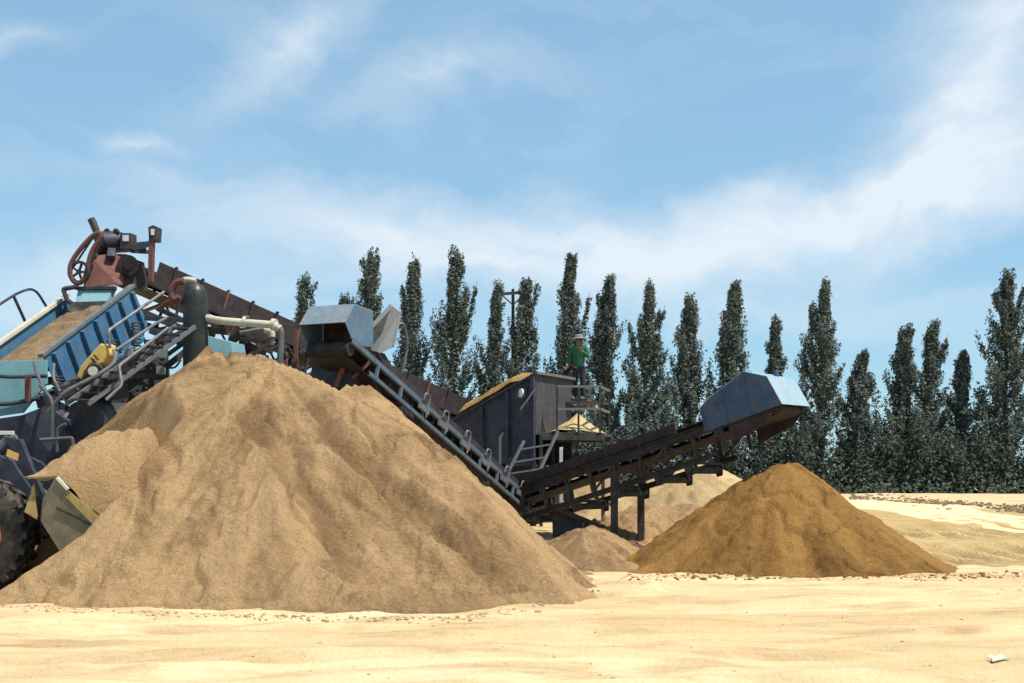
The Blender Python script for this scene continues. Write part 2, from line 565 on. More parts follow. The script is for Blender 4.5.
# ------------------------------------------------------------------ sand piles
def pile(name, mat, ridges, slope, step, label, group=None, rough=1.0, seed=0, cut=None, grow=1.2, post=None):
    """ridges: list of polylines of points (x, y, top z)"""
    pts = []
    for pl in ridges:
        for a, b in zip(pl[:-1], pl[1:]) if len(pl) > 1 else [(pl[0], pl[0])]:
            a, b = Vector(a), Vector(b)
            n = max(1, int((b - a).length / .12))
            pts += [a.lerp(b, k / n) for k in range(n)]
        pts.append(Vector(pl[-1]))
    hmax = [(p.z - 0) / slope + grow for p in pts]
    x0 = min(p.x - h for p, h in zip(pts, hmax)); x1 = max(p.x + h for p, h in zip(pts, hmax))
    y0 = min(p.y - h for p, h in zip(pts, hmax)); y1 = max(p.y + h for p, h in zip(pts, hmax))
    X, Y = np.meshgrid(np.arange(x0, x1, step), np.arange(y0, y1, step))
    wx = X + .12 * fbm(X * .9, Y * .9, 3, seed + 50)
    wy = Y + .12 * fbm(X * .9, Y * .9, 3, seed + 60)
    H = np.full(X.shape, -9.0)
    R = np.zeros(X.shape)
    mx, my = sum(p.x for p in pts) / len(pts), sum(p.y for p in pts) / len(pts)
    mx, my = mx * .5 + pts[0].x * .5, my * .5 + pts[0].y * .5 + .4
    TH = np.arctan2(wy - my, wx - mx)
    TR_ = np.hypot(wy - my, wx - mx)
    for k, p in enumerate(pts):
        r = np.hypot(wx - p.x, wy - p.y)
        # concave foot: the toe runs out flatter than the crown
        h = p.z - slope * r + .045 * np.clip(r - 2.2, 0, None) ** 2
        mk = h > H
        H = np.where(mk, h, H)
        R = np.where(mk, r, R)
    amp = np.clip(R / 1.2, .15, 1) * rough
    amp = np.minimum(amp, np.clip(TR_ / 1.6, 0, 1) * rough)
    H = H + amp * (.085 * fbm(TH * 3.4, TR_ * .25, 4, seed + 1) + .055 * fbm(TH * 13.0, TR_ * .5, 3, seed + 2))
    zone = sstep(-.05, .30, fbm(TH * 2.2 + 7, TR_ * .35, 3, seed + 11) + .3 * fbm(X * .7, Y * .7, 3, seed + 12))
    cf = np.clip(.12 + R * .65, 0, 1)
    H = H + rough * cf * zone * (.16 * np.abs(fbm(X * 3.2, Y * 3.2, 3, seed + 13)) + .10 * np.abs(fbm(X * 8, Y * 8, 2, seed + 14)))
    H = H + rough * np.clip(.3 + R * .7, 0, 1) * (.035 * np.abs(fbm(X * 4.3, Y * 4.3, 2, seed + 15)) + .038 * np.abs(fbm(X * 9.5, Y * 9.5, 2, seed + 16)))
    if post is not None:
        dH, band = post(X, Y, seed)
        H = H + dH * cf + cf * band * (.16 * np.abs(fbm(X * 5.5, Y * 5.5, 3, seed + 17)) - .02)
        zone = zone * .6
    else:
        band = 0
    H = H + rough * np.clip(.45 + R * .5, 0, 1) * (.09 * fbm(X * 1.3, Y * 1.3, 4, seed + 3) + .035 * fbm(X * 6, Y * 6, 3, seed + 4))
    # slumped scarps
    rg = 1 - np.abs(fbm(X * 1.1 + 5, Y * 1.1, 3, seed + 5))
    H = H - rough * .11 * sstep(.90, .985, rg) * sstep(-.1, .25, fbm(X * .6, Y * .6, 2, seed + 6))
    if cut is not None:
        H = np.minimum(H, cut(X, Y) + .05 * fbm(X * 2, Y * 2, 3, seed + 8))
    T = terr(X, Y)
    kk = .055
    dd = np.where(H - T > .8, H - T, kk * np.log1p(np.exp(np.clip((H - T) / kk, -30, 16))))
    thr = .010 + .020 * (vnoise(X * 3, Y * 3, seed + 20) + .8 * vnoise(X * 9, Y * 9, seed + 21))
    live = dd > thr
    Z = np.where(live, T + dd - .006, T - .03)
    H = T + dd
    n_y, n_x = X.shape
    id_ = np.arange(n_x * n_y).reshape(n_y, n_x)
    Fk = np.stack([id_[:-1, :-1], id_[:-1, 1:], id_[1:, 1:], id_[1:, :-1]], -1)
    keep = live[:-1, :-1] | live[:-1, 1:] | live[1:, 1:] | live[1:, :-1]
    Fk = Fk[keep]
    used = np.unique(Fk)
    rem = np.zeros(n_x * n_y, int)
    rem[used] = np.arange(len(used))
    V = np.stack([X, Y, Z], -1).reshape(-1, 3)[used]
    FL = .35 + .36 * band + .28 * zone + .40 * fbm(TH * 7 + 3, TR_ * .35, 4, seed + 9) + .20 * fbm(X * .8, Y * .8, 3, seed + 10)
    c = pts[0]
    o = np_mesh(name, V, rem[Fk], mat, None, (c.x, c.y, tz(c.x, c.y)))
    at = o.data.attributes.new('flow', 'FLOAT', 'POINT')
    at.data.foreach_set('value', FL.ravel()[used].astype(np.float32))
    return tag(o, label, 'sand pile', group)


def R3(px, py, Y):
    return tuple(P(px, py, Y))


PG = 'heaps of sand on the yard'
def slides(X, Y, seed):
    """a slump scarp down the face, and slide streaks along the right shoulder"""
    h = 0
    bd = 0
    for p0, p1, dep, wd in (((-4.45, 19.1), (-2.15, 16.1), .15, 1.1), ((-3.5, 19.4), (-.9, 17.0), .10, .7), ((-5.5, 18.4), (-5.2, 16.9), .08, .5)):
        dx, dy = p1[0] - p0[0], p1[1] - p0[1]
        L = math.hypot(dx, dy)
        dx, dy = dx / L, dy / L
        a = (X - p0[0]) * dx + (Y - p0[1]) * dy
        c = -(X - p0[0]) * dy + (Y - p0[1]) * dx + .12 * fbm(X * 1.5, Y * 1.5, 3, seed + 80)
        m = sstep(-.1, .5, a) * (1 - sstep(L * .7, L * 1.1, a))
        h = h - dep * m * sstep(0, .10, c) * np.exp(-np.clip(c, 0, None) / wd)
        bd = np.maximum(bd, m * sstep(0, .08, c) * (1 - sstep(wd * .5, wd * .95, c + .25 * fbm(X * 2.2, Y * 2.2, 3, seed + 81))))
    dx, dy = .85, -.52
    a = (X + 3.4) * dx + (Y - 19.9) * dy
    c = -(X + 3.4) * dy + (Y - 19.9) * dx
    m = sstep(-.6, .5, a) * (1 - sstep(3.6, 4.6, a)) * sstep(-1.7, -1.0, c) * (1 - sstep(.4, 1.0, c))
    st = fbm(c * 4.5, a * .55, 4, seed + 85)
    return h + m * .14 * st, np.maximum(bd, m * sstep(.0, .35, -st))


big = [[R3(207, 346, 20.4), R3(230, 352, 20.3), R3(262, 356, 20.1), R3(300, 371, 19.9)],
       [R3(300, 371, 19.9), R3(340, 389, 19.6), R3(402, 421, 19.2), R3(452, 457, 18.8), R3(500, 503, 18.4), R3(532, 543, 18.0), R3(550, 578, 17.4)],
       [R3(176, 404, 19.3), R3(168, 450, 18.5)],
       [R3(350, 383, 20.9), R3(372, 384, 21.0), R3(400, 406, 20.9)],
       [R3(207, 348, 20.4), R3(140, 394, 20.6), R3(108, 424, 20.6)],
       [R3(262, 420, 18.7), R3(285, 480, 17.5)],
       [R3(300, 556, 16.3), R3(345, 578, 15.9), R3(410, 586, 15.9), R3(480, 594, 16.3), R3(540, 590, 17.0)]]
pile('sand_pile', M['pile'], big, .93, .04,
     'tallest tan sand pile, filling the left foreground', PG, 1.0, 3,
     cut=lambda X, Y: .85 * (X + 7.1 + .12 * (17 - Y)) + 1.2 * np.clip(X + 6.0, 0, None) + np.clip(Y - 19.0, 0, None) * 2.2, post=slides)
pile('sand_pile', M['damp'], [[R3(786, 457, 24.3)], [R3(748, 476, 24.2), R3(785, 465, 24.3), R3(804, 480, 24.4)], [R3(850, 514, 24.2), R3(905, 556, 23.9), R3(945, 572, 23.7)], [R3(700, 528, 23.3), R3(650, 562, 22.9), R3(632, 571, 22.6)]], .70, .05,
     'darkest orange-brown sand pile, under the head of the right conveyor', PG, .8, 40)
pile('sand_pile', M['pale'], [[R3(640, 482, 33.5), R3(700, 458, 34), R3(718, 466, 34)], [R3(740, 478, 34.5), R3(790, 487, 35)], [R3(560, 470, 34.5), R3(610, 476, 34)]], .58, .09,
     'pale sand pile in the background, seen under the right conveyor', PG, 1.0, 70)
pile('sand_pile', M['pile'], [[R3(552, 558, 23.4), R3(572, 542, 24.2), R3(590, 524, 25.0)], [R3(630, 507, 28.6), R3(690, 503, 28.8)], [R3(604, 552, 23.4), R3(640, 562, 23.4)], [R3(560, 562, 22.4)]], .56, .045,
     'low lumpy sand mound between the tan pile and the brown pile', PG, 1.3, 90)


# clods and crumbs
def clods(name, mat, spots, label, seed):
    r = np.random.RandomState(seed)
    t = (1 + 5 ** .5) / 2
    iv = np.array([(-1, t, 0), (1, t, 0), (-1, -t, 0), (1, -t, 0), (0, -1, t), (0, 1, t), (0, -1, -t), (0, 1, -t), (t, 0, -1), (t, 0, 1), (-t, 0, -1), (-t, 0, 1)], float)
    iv /= np.linalg.norm(iv[0])
    fi = np.array([(0, 11, 5), (0, 5, 1), (0, 1, 7), (0, 7, 10), (0, 10, 11), (1, 5, 9), (5, 11, 4), (11, 10, 2), (10, 7, 6), (7, 1, 8), (3, 9, 4), (3, 4, 2), (3, 2, 6), (3, 6, 8), (3, 8, 9), (4, 9, 5), (2, 4, 11), (6, 2, 10), (8, 6, 7), (9, 8, 1)])
    V, Fc = [], []
    for k, (x, y, z, s) in enumerate(spots):
        v = iv * (1 + r.uniform(-.35, .35, (12, 1))) * s * np.array([r.uniform(.8, 1.6), r.uniform(.8, 1.4), r.uniform(.5, .9)])
        V.append(v + (x, y, z + s * .15))
        Fc.append(fi + 12 * k)
    o = np_mesh(name, np.concatenate(V), np.concatenate(Fc), mat, None, (0, 0, 0), False)
    return tag(o, label, 'clods', kind='stuff')


sp = []
for _ in range(420):                      # foot of the brown and tan piles
    px = RS.uniform(620, 1050)
    p = ground(px, 577 + RS.normal(0, 2.2) - max(0, px - 940) * .03)
    sp.append((p.x, p.y, p.z, abs(RS.normal(0, .013)) + .006))
clods('sand_clods', M['damp'], sp, 'brown crumbs of sand strewn along the foot of the brown pile', 5)
sp = []
for _ in range(350):
    px = RS.uniform(0, 600)
    yy = 604 + 13 * math.sin(min(1, px / 400) * math.pi / 2) - (max(0, px - 420) / 160) ** 2 * 22
    p = ground(px, yy + abs(RS.normal(0, 3)))
    sp.append((p.x, p.y, p.z, abs(RS.normal(0, .011)) + .005))
for _ in range(700):
    X, Y = RS.uniform(-9, 9), RS.uniform(8, 21)
    sp.append((X, Y, tz(X, Y), abs(RS.normal(0, .007)) + .003))
clods('sand_crumbs', M['pale'], sp, 'pale crumbs of sand scattered over the yard in front', 4)
sp = []
for _ in range(1500):
    px = RS.uniform(850, 1080)
    t = (px - 850) / 174
    p = ground(px, 497 + t * 13 + RS.normal(0, 2.2) * (1 - .0 * t))
    if mnoise.noise(Vector((p.x * .5, p.y * .25, 2))) > -.3:
        sp.append((p.x, p.y, p.z, abs(RS.normal(0, .03)) + .010))
clods('soil_clods', M['soil'], sp, 'dark broken soil along the low bank beyond the pale road', 6)


# ------------------------------------------------------------------ trees
def leaf_quads(C, size, r, out, asp=.6):
    n = len(C)
    nr = out * .9 + r.normal(0, .42, (n, 3))
    nr[:, 2] += .45
    nr /= np.linalg.norm(nr, axis=1, keepdims=True)
    t = np.cross(nr, r.normal(0, 1, (n, 3)))
    t /= np.linalg.norm(t, axis=1, keepdims=True) + 1e-9
    b = np.cross(nr, t)
    s = size[:, None]
    V = np.stack([C - t * s, C - b * s * asp + nr * s * .15, C + t * s, C + b * s * asp + nr * s * .15], 1).reshape(-1, 3)
    return V, np.arange(4 * n).reshape(-1, 4)


def poplar(px, top, hw, label, Y=70, seed=0, tops=((0, 1.0),), low=.10, dens=1.0):
    r = np.random.RandomState(1000 + seed)
    base = P(px, HZ, Y)
    z0 = tz(base.x, Y)
    root = thing('poplar_tree', (base.x, Y, z0 - .05), label, 'tree', 'row of poplars behind the plant')
    Htot = EYE + (HZ - top) / F * Y - z0
    W = hw / F * Y * 1.38
    lean = np.array([r.uniform(.1, .5), r.uniform(-.3, .3)])
    tr = MB()
    limbs = MB()
    C, SZ, NO = [], [], []

    def axis(h):
        t = h / Htot
        return np.array([base.x + lean[0] * t * t * 1.2, Y + lean[1] * t, z0 + h])

    hs = np.linspace(-.1, Htot * .96, 9)
    tr.tube([Vector(axis(h)) for h in hs], [max(.02, .17 * (1 - h / Htot) ** .8 * (Htot / 14) + .015) for h in hs], 8)
    nb = int(46 * dens)
    pk = r.uniform(.30, .46)

    def plume(p, d, L, rad, m):
        """one upswept spray of leaves"""
        t = r.beta(1.3, 1.5, m)
        pr = np.sin(math.pi * np.clip(t * .92 + .06, 0, 1)) ** .8
        a = r.normal(0, 1, (m, 3))
        a /= np.linalg.norm(a, axis=1, keepdims=True)
        a *= (r.uniform(0, 1, (m, 1)) ** .45) * rad * pr[:, None]
        C.append(p + d * (t * L)[:, None] + a)
        NO.append(a / (np.linalg.norm(a, axis=1, keepdims=True) + .03))
        SZ.append(r.uniform(.04, .10, m))

    for k in range(nb):
        f = (k + r.uniform(0, 1)) / nb
        h0 = Htot * (low + (.90 - low) * f ** .95)
        L = Htot * r.uniform(.10, .19) * (1.25 - .65 * f)
        h1 = min(h0 + L, Htot * .97)
        t1 = h1 / Htot
        prof = (min(t1 / pk, 1) ** .55 if t1 < pk else max(0, (1.03 - t1) / (1.03 - pk)) ** 1.0)
        rho = W * 1.0 * prof * (r.uniform(.35, 1.0) if r.uniform() < .7 else r.uniform(.9, 1.25))
        a = r.uniform(0, 2 * math.pi)
        d = np.array([math.cos(a), math.sin(a) * .8])
        q = []
        for s in np.linspace(0, 1, 6):
            pp = axis(h0 + (h1 - h0) * s)
            pp[:2] += d * rho * (1 - (1 - s) ** 1.7)
            q.append(pp)
        limbs.tube([Vector(x) for x in q], [.045, .037, .03, .022, .016, .008], 4)
        q = np.array(q)
        for s in (.22, .42, .6, .78, .97):
            i = min(4, int(s * 5))
            pc = q[i] + (q[i + 1] - q[i]) * (s * 5 - i)
            dr = (q[i + 1] - q[i])
            dr /= np.linalg.norm(dr)
            dr = dr + r.normal(0, .30, 3) + np.array([.10, 0, .55])
            dr /= np.linalg.norm(dr)
            pl = r.uniform(.75, 1.5) * (Htot / 13) * (1.1 - .35 * f)
            plume(pc - dr * pl * .3, dr, pl, r.uniform(.19, .34), int(96 * r.uniform(.6, 1.25)))
    for dx, fh in tops:
        hh = Htot * fh
        top_ = axis(hh)
        top_[0] += dx * W * .8 + .1
        st_ = axis(max(hh - 3.0, Htot * .3))
        st_[0] += dx * W * .45
        limbs.tube([Vector(st_), Vector((st_ + top_) / 2), Vector(top_)], [.04, .025, .008], 4)
        for s in np.linspace(.1, .8, 6):
            dr = (top_ - st_) / np.linalg.norm(top_ - st_) + r.normal(0, .10, 3)
            plume(st_ + (top_ - st_) * s - np.array([0, 0, .25]) + r.normal(0, .16 * (1 - s), 3), dr, .62 if s > .7 else .95, .12 + .17 * (1 - s), 100)
    m = int(1100 * dens)
    s = r.beta(1.5, 1.7, m)
    pc = np.array([axis(Htot * (low + (.90 - low) * x)) for x in s])
    pc[:, :2] += r.normal(0, 1, (m, 2)) * (W * .24 * np.sin(math.pi * np.clip(s, .05, .97)) ** .6)[:, None]
    C.append(pc)
    NO.append(np.zeros((m, 3)))
    SZ.append(r.uniform(.07, .15, m))
    C, SZ = np.concatenate(C), np.concatenate(SZ)
    ax_ = np.stack([base.x + lean[0] * ((C[:, 2] - z0) / Htot) ** 2 * 1.2, np.full(len(C), Y), C[:, 2]], 1)
    out = C - ax_
    out = .5 * out / (np.linalg.norm(out, axis=1, keepdims=True) + .2) + .7 * np.concatenate(NO)
    V, Q = leaf_quads(C, SZ, r, out)
    t = part('trunk', tr, M['bark'], root, True, 0)
    part('branches', limbs, M['bark'], root, True, 0)
    np_mesh('crown', V, Q, M['leaf'], root, smooth=False)
    return root


TR = [
    (299, 272, 13, 'small dark poplar standing alone left of the left blue hood', 74, ((0, 1), (.5, .97)), .1, .8),
    (341, 293, 15, 'poplar almost hidden by the left hood, only two tips above it', 80, ((-.3, 1), (.4, 1)), .1, .7),
    (369, 250, 19, 'twin-topped poplar between the left hood and its raised grey lid', 71, ((-.45, .985), (.25, 1)), .1, 1),
    (408, 258, 19, 'slim ragged poplar right behind the raised grey lid', 71, ((0, 1), (-.6, .9)), .08, 1),
    (453, 249, 25, 'tallest broad poplar, left of the poplar pair with the power pole', 70, ((0, 1), (.75, .87)), .06, 1.3),
    (490, 283, 17, 'narrow poplar touching the left arm of the power pole', 70, ((0, 1), (-.3, .97)), .06, 1),
    (518, 279, 21, 'three-tipped poplar around the power pole, above the feed hopper', 70.5, ((-.2, .98), (.35, 1), (.1, .94)), .06, 1.1),
    (565, 254, 22, 'pointed tall poplar just left of the worker in green', 70, ((0, 1), (.75, .84)), .06, 1.3),
    (603, 274, 21, 'uneven poplar rising right behind the worker in green', 70.5, ((0, 1), (-.55, .93)), .06, 1.1),
    (643, 284, 21, 'forked poplar with a low side spire, above the right conveyor', 69.5, ((0, 1), (.6, .9), (-.9, .83)), .05, 1.1),
    (684, 295, 20, 'diamond-shaped poplar left of the right conveyor hood', 69.5, ((0, 1),), .2, 1),
    (727, 282, 20, 'dense upright poplar directly above the left end of the right hood', 69, ((.15, 1), (-.1, .96)), .1, 1.25),
    (774, 317, 14, 'short slender poplar with its tip just above the right hood', 70, ((0, 1),), .1, .9),
    (817, 281, 24, 'tall broad poplar just right of the right conveyor hood', 68, ((0, 1), (-.55, .9)), .05, 1.2),
    (860, 350, 21, 'short bushy poplar behind the right flank of the brown pile', 68, ((0, 1), (-.6, .88)), .05, 1),
    (898, 326, 19, 'narrow poplar on the left of a close pair at right', 69, ((.1, 1),), .05, 1),
    (926, 322, 19, 'fuller poplar on the right of a close pair at right', 69, ((-.2, 1), (.6, .93)), .05, 1),
    (962, 350, 15, 'thin sparse poplar between the close pair and the tall one at right', 69, ((.1, 1), (-.5, .95)), .05, .6),
    (1006, 270, 26, 'tall poplar at the right edge of the picture', 68, ((0, 1), (.5, .95)), .05, 1.3),
]
for i, (px, top, hw, lab, Y, tops, low, de) in enumerate(TR):
    poplar(px, top, hw, lab, Y, i, tops, low, de)

# undergrowth: one dark thicket at the foot of the poplars
r = np.random.RandomState(5)
C, SZ, NO = [], [], []
for k in range(285):
    px = r.uniform(330, 1200)
    Y = r.uniform(65.5, 69)
    hgt = {0: 3.6, 1: 3.9}[int(px > 800)] * r.uniform(.5, 1.15)
    if px < 420:
        hgt *= .7
    b = P(px, HZ, Y)
    z0 = tz(b.x, Y)
    m = int(260 * hgt / 2.5)
    a = r.normal(0, 1, (m, 3))
    a /= np.linalg.norm(a, axis=1, keepdims=True)
    NO.append(a.copy())
    a *= r.uniform(.45, 1.08, (m, 1))
    C.append(np.array([b.x, Y, z0 + hgt * .48]) + a * np.array([.85, .8, hgt * .52]) * r.uniform(.8, 1.2))
    SZ.append(r.uniform(.05, .13, m))
for k in range(170):
    px = r.uniform(340, 1090)
    Y = r.uniform(66, 70)
    b = P(px, HZ, Y)
    z0 = tz(b.x, Y)
    hh = r.uniform(3, 6.2) * (1 if px > 560 else .8)
    m = 170
    s = r.uniform(.2, 1, m)
    pc = np.stack([b.x + .3 * s * s + r.normal(0, .30, m) * (1.15 - s), Y + r.normal(0, .3, m), z0 + hh * s], 1)
    C.append(pc)
    NO.append(np.array([[0, -.5, .2]]) * np.ones((m, 1)))
    SZ.append(r.uniform(.06, .14, m))
n_ = 9000
px_ = r.uniform(330, 1200, n_)
y_ = r.uniform(64.5, 69, n_)
x_ = (px_ - 512) / F * y_
C.append(np.stack([x_, y_, 1.12 + r.beta(1, 2.2, n_) * 1.3], 1))
NO.append(np.array([[0, -.6, .2]]) * np.ones((n_, 1)))
SZ.append(r.uniform(.08, .18, n_))
V, Q = leaf_quads(np.concatenate(C), np.concatenate(SZ), r, np.concatenate(NO))
o = np_mesh('undergrowth', V, Q, M['bush'], smooth=False)
tag(o, 'dark thicket of bushes along the foot of the poplar row', 'undergrowth', kind='stuff')

# power pole among the poplars
PY = 70.6
pb = P(512, HZ, PY)
z0 = tz(pb.x, PY)
pole = thing('power_pole', (pb.x  , PY, z0), 'wooden power pole with a crossarm half hidden among poplars', 'power pole')
pt = P(513, 291  , PY)
part('pole', MB().tube([(pt.x  , PY, z0 - .3), (pt.x  , PY, pt.z + .12)], [.14, .09], 10), M['wood'], pole, True, 0)
part('crossarm', MB().beam(P(496, 294.5, PY - .15), P(532, 291.5, PY - .15), .12, .16), M['wood'], pole)
part('brace', MB().beam(P(502, 295, PY - .2), P(513, 305, PY - .2), .07).beam(P(525, 293, PY - .2), P(513, 305, PY - .2), .07), M['wood'], pole)
for x in (499, 529):
    q = P(x, 293 - (x - 514) * .08, PY - .15)
    part('insulator', MB().tube([q, q + Vector((0, 0, .2))], [.07, .05], 8), M['darksteel'], pole, True, 0)


# ------------------------------------------------------------------ conveyors
class Frame:
    def __init__(self, a, b):
        self.o = Vector(a)
        d = Vector(b) - self.o
        self.len = d.length
        self.u = d.normalized()
        self.v = ZUP.cross(self.u).normalized()      # left of travel
        self.w = self.u.cross(self.v)

    def __call__(self, a, b, c):
        return self.o + self.u * a + self.v * b + self.w * c


def belt_mesh(fr, half, drop, r):
    """troughed carrying run, flat return run, thickness 2 cm"""
    mb = MB()
    prof = [(-half, .10), (-half * .55, 0), (half * .55, 0), (half, .10)]
    n = 30
    vs, fs = [], []
    for i in range(n + 1):
        a = fr.len * i / n
        e = min(1, min(i, n - i) / 3)
        for b, c in prof:
            vs.append(fr(a, b, c * e + r))
        for b, c in prof:
            vs.append(fr(a, b, c * e + r - .022))
    for i in range(n):
        for k in range(3):
            p, q = i * 8 + k, (i + 1) * 8 + k
            fs.append((p, q, q + 1, p + 1))
            fs.append((p + 4, p + 5, q + 5, q + 4))
        fs.append((i * 8, i * 8 + 4, i * 8 + 12, i * 8 + 8))
        fs.append((i * 8 + 3, i * 8 + 11, i * 8 + 15, i * 8 + 7))
    mb.add(vs, fs)
    mb.prism([fr(0, -half, -r), fr(0, half, -r), fr(0, half, -r - .02), fr(0, -half, -r - .02)], fr.u * fr.len)
    for end, sgn in ((0, -1), (fr.len, 1)):
        pts = []
        for k in range(9):
            t = -math.pi / 2 + math.pi * k / 8
            pts.append((sgn * math.cos(t) * (r + .01), math.sin(t) * (r + .01)))
        for (x1, z1), (x2, z2) in zip(pts[:-1], pts[1:]):
            mb.add([fr(end + x1, -half, z1), fr(end + x2, -half, z2), fr(end + x2, half, z2), fr(end + x1, half, z1)], [(0, 1, 2, 3)])
    return mb


def idlers(fr, root, half, at, mat, r0):
    first = None
    for a in at:
        if first is None:
            mb = MB()
            mb.cyl(fr(a, -half * .5, r0 - .06), fr(a, half * .5, r0 - .06), .045, 10)
            mb.cyl(fr(a, half * .55, r0 - .05), fr(a, half * 1.05, r0 + .05), .045, 10)
            mb.cyl(fr(a, -half * .55, r0 - .05), fr(a, -half * 1.05, r0 + .05), .045, 10)
            mb.beam(fr(a, -half * 1.15, r0 - .16), fr(a, half * 1.15, r0 - .16), .05)
            for s in (-1, 1):
                mb.beam(fr(a, s * half * 1.08, r0 - .16), fr(a, s * half * 1.08, r0 + .06), .03)
            first = part('idler', mb, mat, root, True, 0)
            a0 = a
        else:
            c = first.copy()
            COL.objects.link(c)
            c.parent = root
            c.location = first.location + fr.u * (a - a0)
            ORIGIN[c.name] = ORIGIN[root.name]


def leg_pair(fr, root, a, half, mat, w=.12, spread=0.0, brace=True):
    for s in (-1, 1):
        t = fr(a, s * half, -.3)
        x, y = t.x + fr.v.x * s * spread, t.y + fr.v.y * s * spread
        part('leg', MB().beam((x, y, tz(x, y) - .15), t, w, w, Vector((1, 0, .01))), mat, root)
    if brace:
        a1, b1 = fr(a, half, -.35), fr(a, -half, -.35)
        part('leg_brace', MB().beam(a1 - ZUP * .2, b1 - ZUP * .2, .07), mat, root)


# --- right stacker conveyor (dark, blue hood at its head)
A, B = P(508, 502, 29.6), P(783, 409, 24.3)
fb = Frame(A, B)
rb = thing('stacker_conveyor', (A.x, A.y, tz(A.x, A.y)), 'dark stacking conveyor with dull blue hood, rising rightwards over the brown pile', 'conveyor', 'stacking conveyors with blue hoods')
half = .36
m1 = MB(); m2 = MB()
Lb = fb.len
for s in (-1, 1):
    m1.channel(fb(-.1, s * .47, .02), fb(Lb + .1, s * .47, .02), .08, .17, fb.w)
    m1.channel(fb(.1, s * .47, -.58), fb(Lb * .80, s * .47, -.56), .07, .12, fb.w)
    na = 9
    for i in range(na + 1):
        a = .2 + (Lb * .86 - .3) * i / na
        m1.beam(fb(a, s * .47, -.50), fb(a, s * .47, -.06), .07, .07, fb.u)
    for i in range(4, na, 1):
        a0 = .2 + (Lb * .86 - .3) * i / na
        a1 = .2 + (Lb * .86 - .3) * (i + 1) / na
        if i % 2:
            a0, a1 = a1, a0
        m1.beam(fb(a0, s * .472, -.51), fb(a1, s * .472, -.06), .045, .045, fb.v)
for i in range(8):
    a = .4 + i * 1.1
    if a < Lb * .86:
        m1.beam(fb(a, -.45, -.60), fb(a, .45, -.60), .06, .06)
part('frame', m1, M['darksteel'], rb)
part('belt', belt_mesh(fb, half, .3, .13), M['beltrubber'], rb, True, 0)
part('head_drum', MB().cyl(fb(Lb, -.42, 0), fb(Lb, .42, 0), .125, 24), M['darkrust'], rb, True, 0)
part('tail_drum', MB().cyl(fb(0, -.42, 0), fb(0, .42, 0), .125, 24), M['darkrust'], rb, True, 0)
idlers(fb, rb, .38, [.7 + .95 * i for i in range(int((Lb - 1) / .95))], M['darkrust'], .13)
# skirt boards along the middle run, dark rust
for s in (-1, 1):
    part('skirt_board', MB().prism([fb(.5, s * .38, .16), fb(Lb * .70, s * .38, .16), fb(Lb * .70, s * .38, .36), fb(.5, s * .38, .42)], fb.v * .012), M['darkrust'], rb, False, 0)
# return roller hangers, the lumps under the rail
for i, a in enumerate((1.3, 2.5, 3.7, 4.9, 5.7)):
    mb = MB().cyl(fb(a, -.55, -.70), fb(a, .55, -.70), .07, 12)
    for s in (-1, 1):
        mb.prism([fb(a - .12, s * .52, -.62), fb(a + .12, s * .52, -.62), fb(a + .07, s * .52, -.82), fb(a - .07, s * .52, -.82)], fb.v * .02)
    part('return_roller', mb, M['darksteel'], rb, False, 0)
for i, a in enumerate((1.5, 3.0, 4.6, 6.1)):
    mb = MB()
    mb.prism([fb(a - .1, .53, -.15), fb(a + .1, .53, -.15), fb(a + .14, .53, .30), fb(a - .02, .53, .42), fb(a - .13, .53, .2)], fb.v * .05)
    mb.cyl(fb(a, .5, .2), fb(a, .62, .2), .08, 12)
    part('roller_bracket', mb, M['steel'], rb)
prof = [(-1.55, -.05), (-1.55, .46), (-1.30, .58), (-.40, .86), (.10, .60), (.30, -.02)]
hw = .50
for s in (-1, 1):
    o = part('hood_side', MB().prism([fb(Lb + x, s * hw, z) for x, z in prof], fb.v * s * .012), M['hoodshade'], rb, False, .004)
sh = MB()
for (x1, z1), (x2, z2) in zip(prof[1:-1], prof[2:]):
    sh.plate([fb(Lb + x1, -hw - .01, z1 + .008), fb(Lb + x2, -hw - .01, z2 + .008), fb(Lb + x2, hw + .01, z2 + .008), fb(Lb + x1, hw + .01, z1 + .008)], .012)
part('hood_cover', sh, M['hoodsunlit'], rb, False, 0)
for x, z0_, z1_ in ((-1.53, -.03, .46), (-.98, -.02, .68), (-.42, -.01, .84)):
    for sd_ in (-1, 1):
        sm_ = MB().beam(fb(Lb + x, sd_ * (hw + .018), z0_), fb(Lb + x, sd_ * (hw + .018), z1_), .012, .04, fb.u)
        part('hood_seam', sm_, M['hoodshade'], rb, False, 0)
part('hood_lug', MB().cyl(fb(Lb - .1, .2, .66), fb(Lb - .1, .2, .84), .05, 10), M['hoodshade'], rb, False, 0)
mb = MB().cyl(fb(Lb - .75, .51, .12), fb(Lb - .75, .64, .12), .07, 14).beam(fb(Lb - .75, .53, .0), fb(Lb - .75, .53, .30), .05)
part('hood_latch', mb, M['navy'], rb)
# rusty head box below the hood
for s in (-1, 1):
    part('head_plate', MB().prism([fb(Lb - 1.0, s * .49, -.08), fb(Lb + .06, s * .49, -.06), fb(Lb + .02, s * .49, -.16), fb(Lb - .15, s * .49, -.28), fb(Lb - .5, s * .49, -.34), fb(Lb - 1.0, s * .49, -.42)], fb.v * .02), M['darkrust'], rb)
# supports
leg_pair(fb, rb, Lb * .475, .46, M['darksteel'], .15)
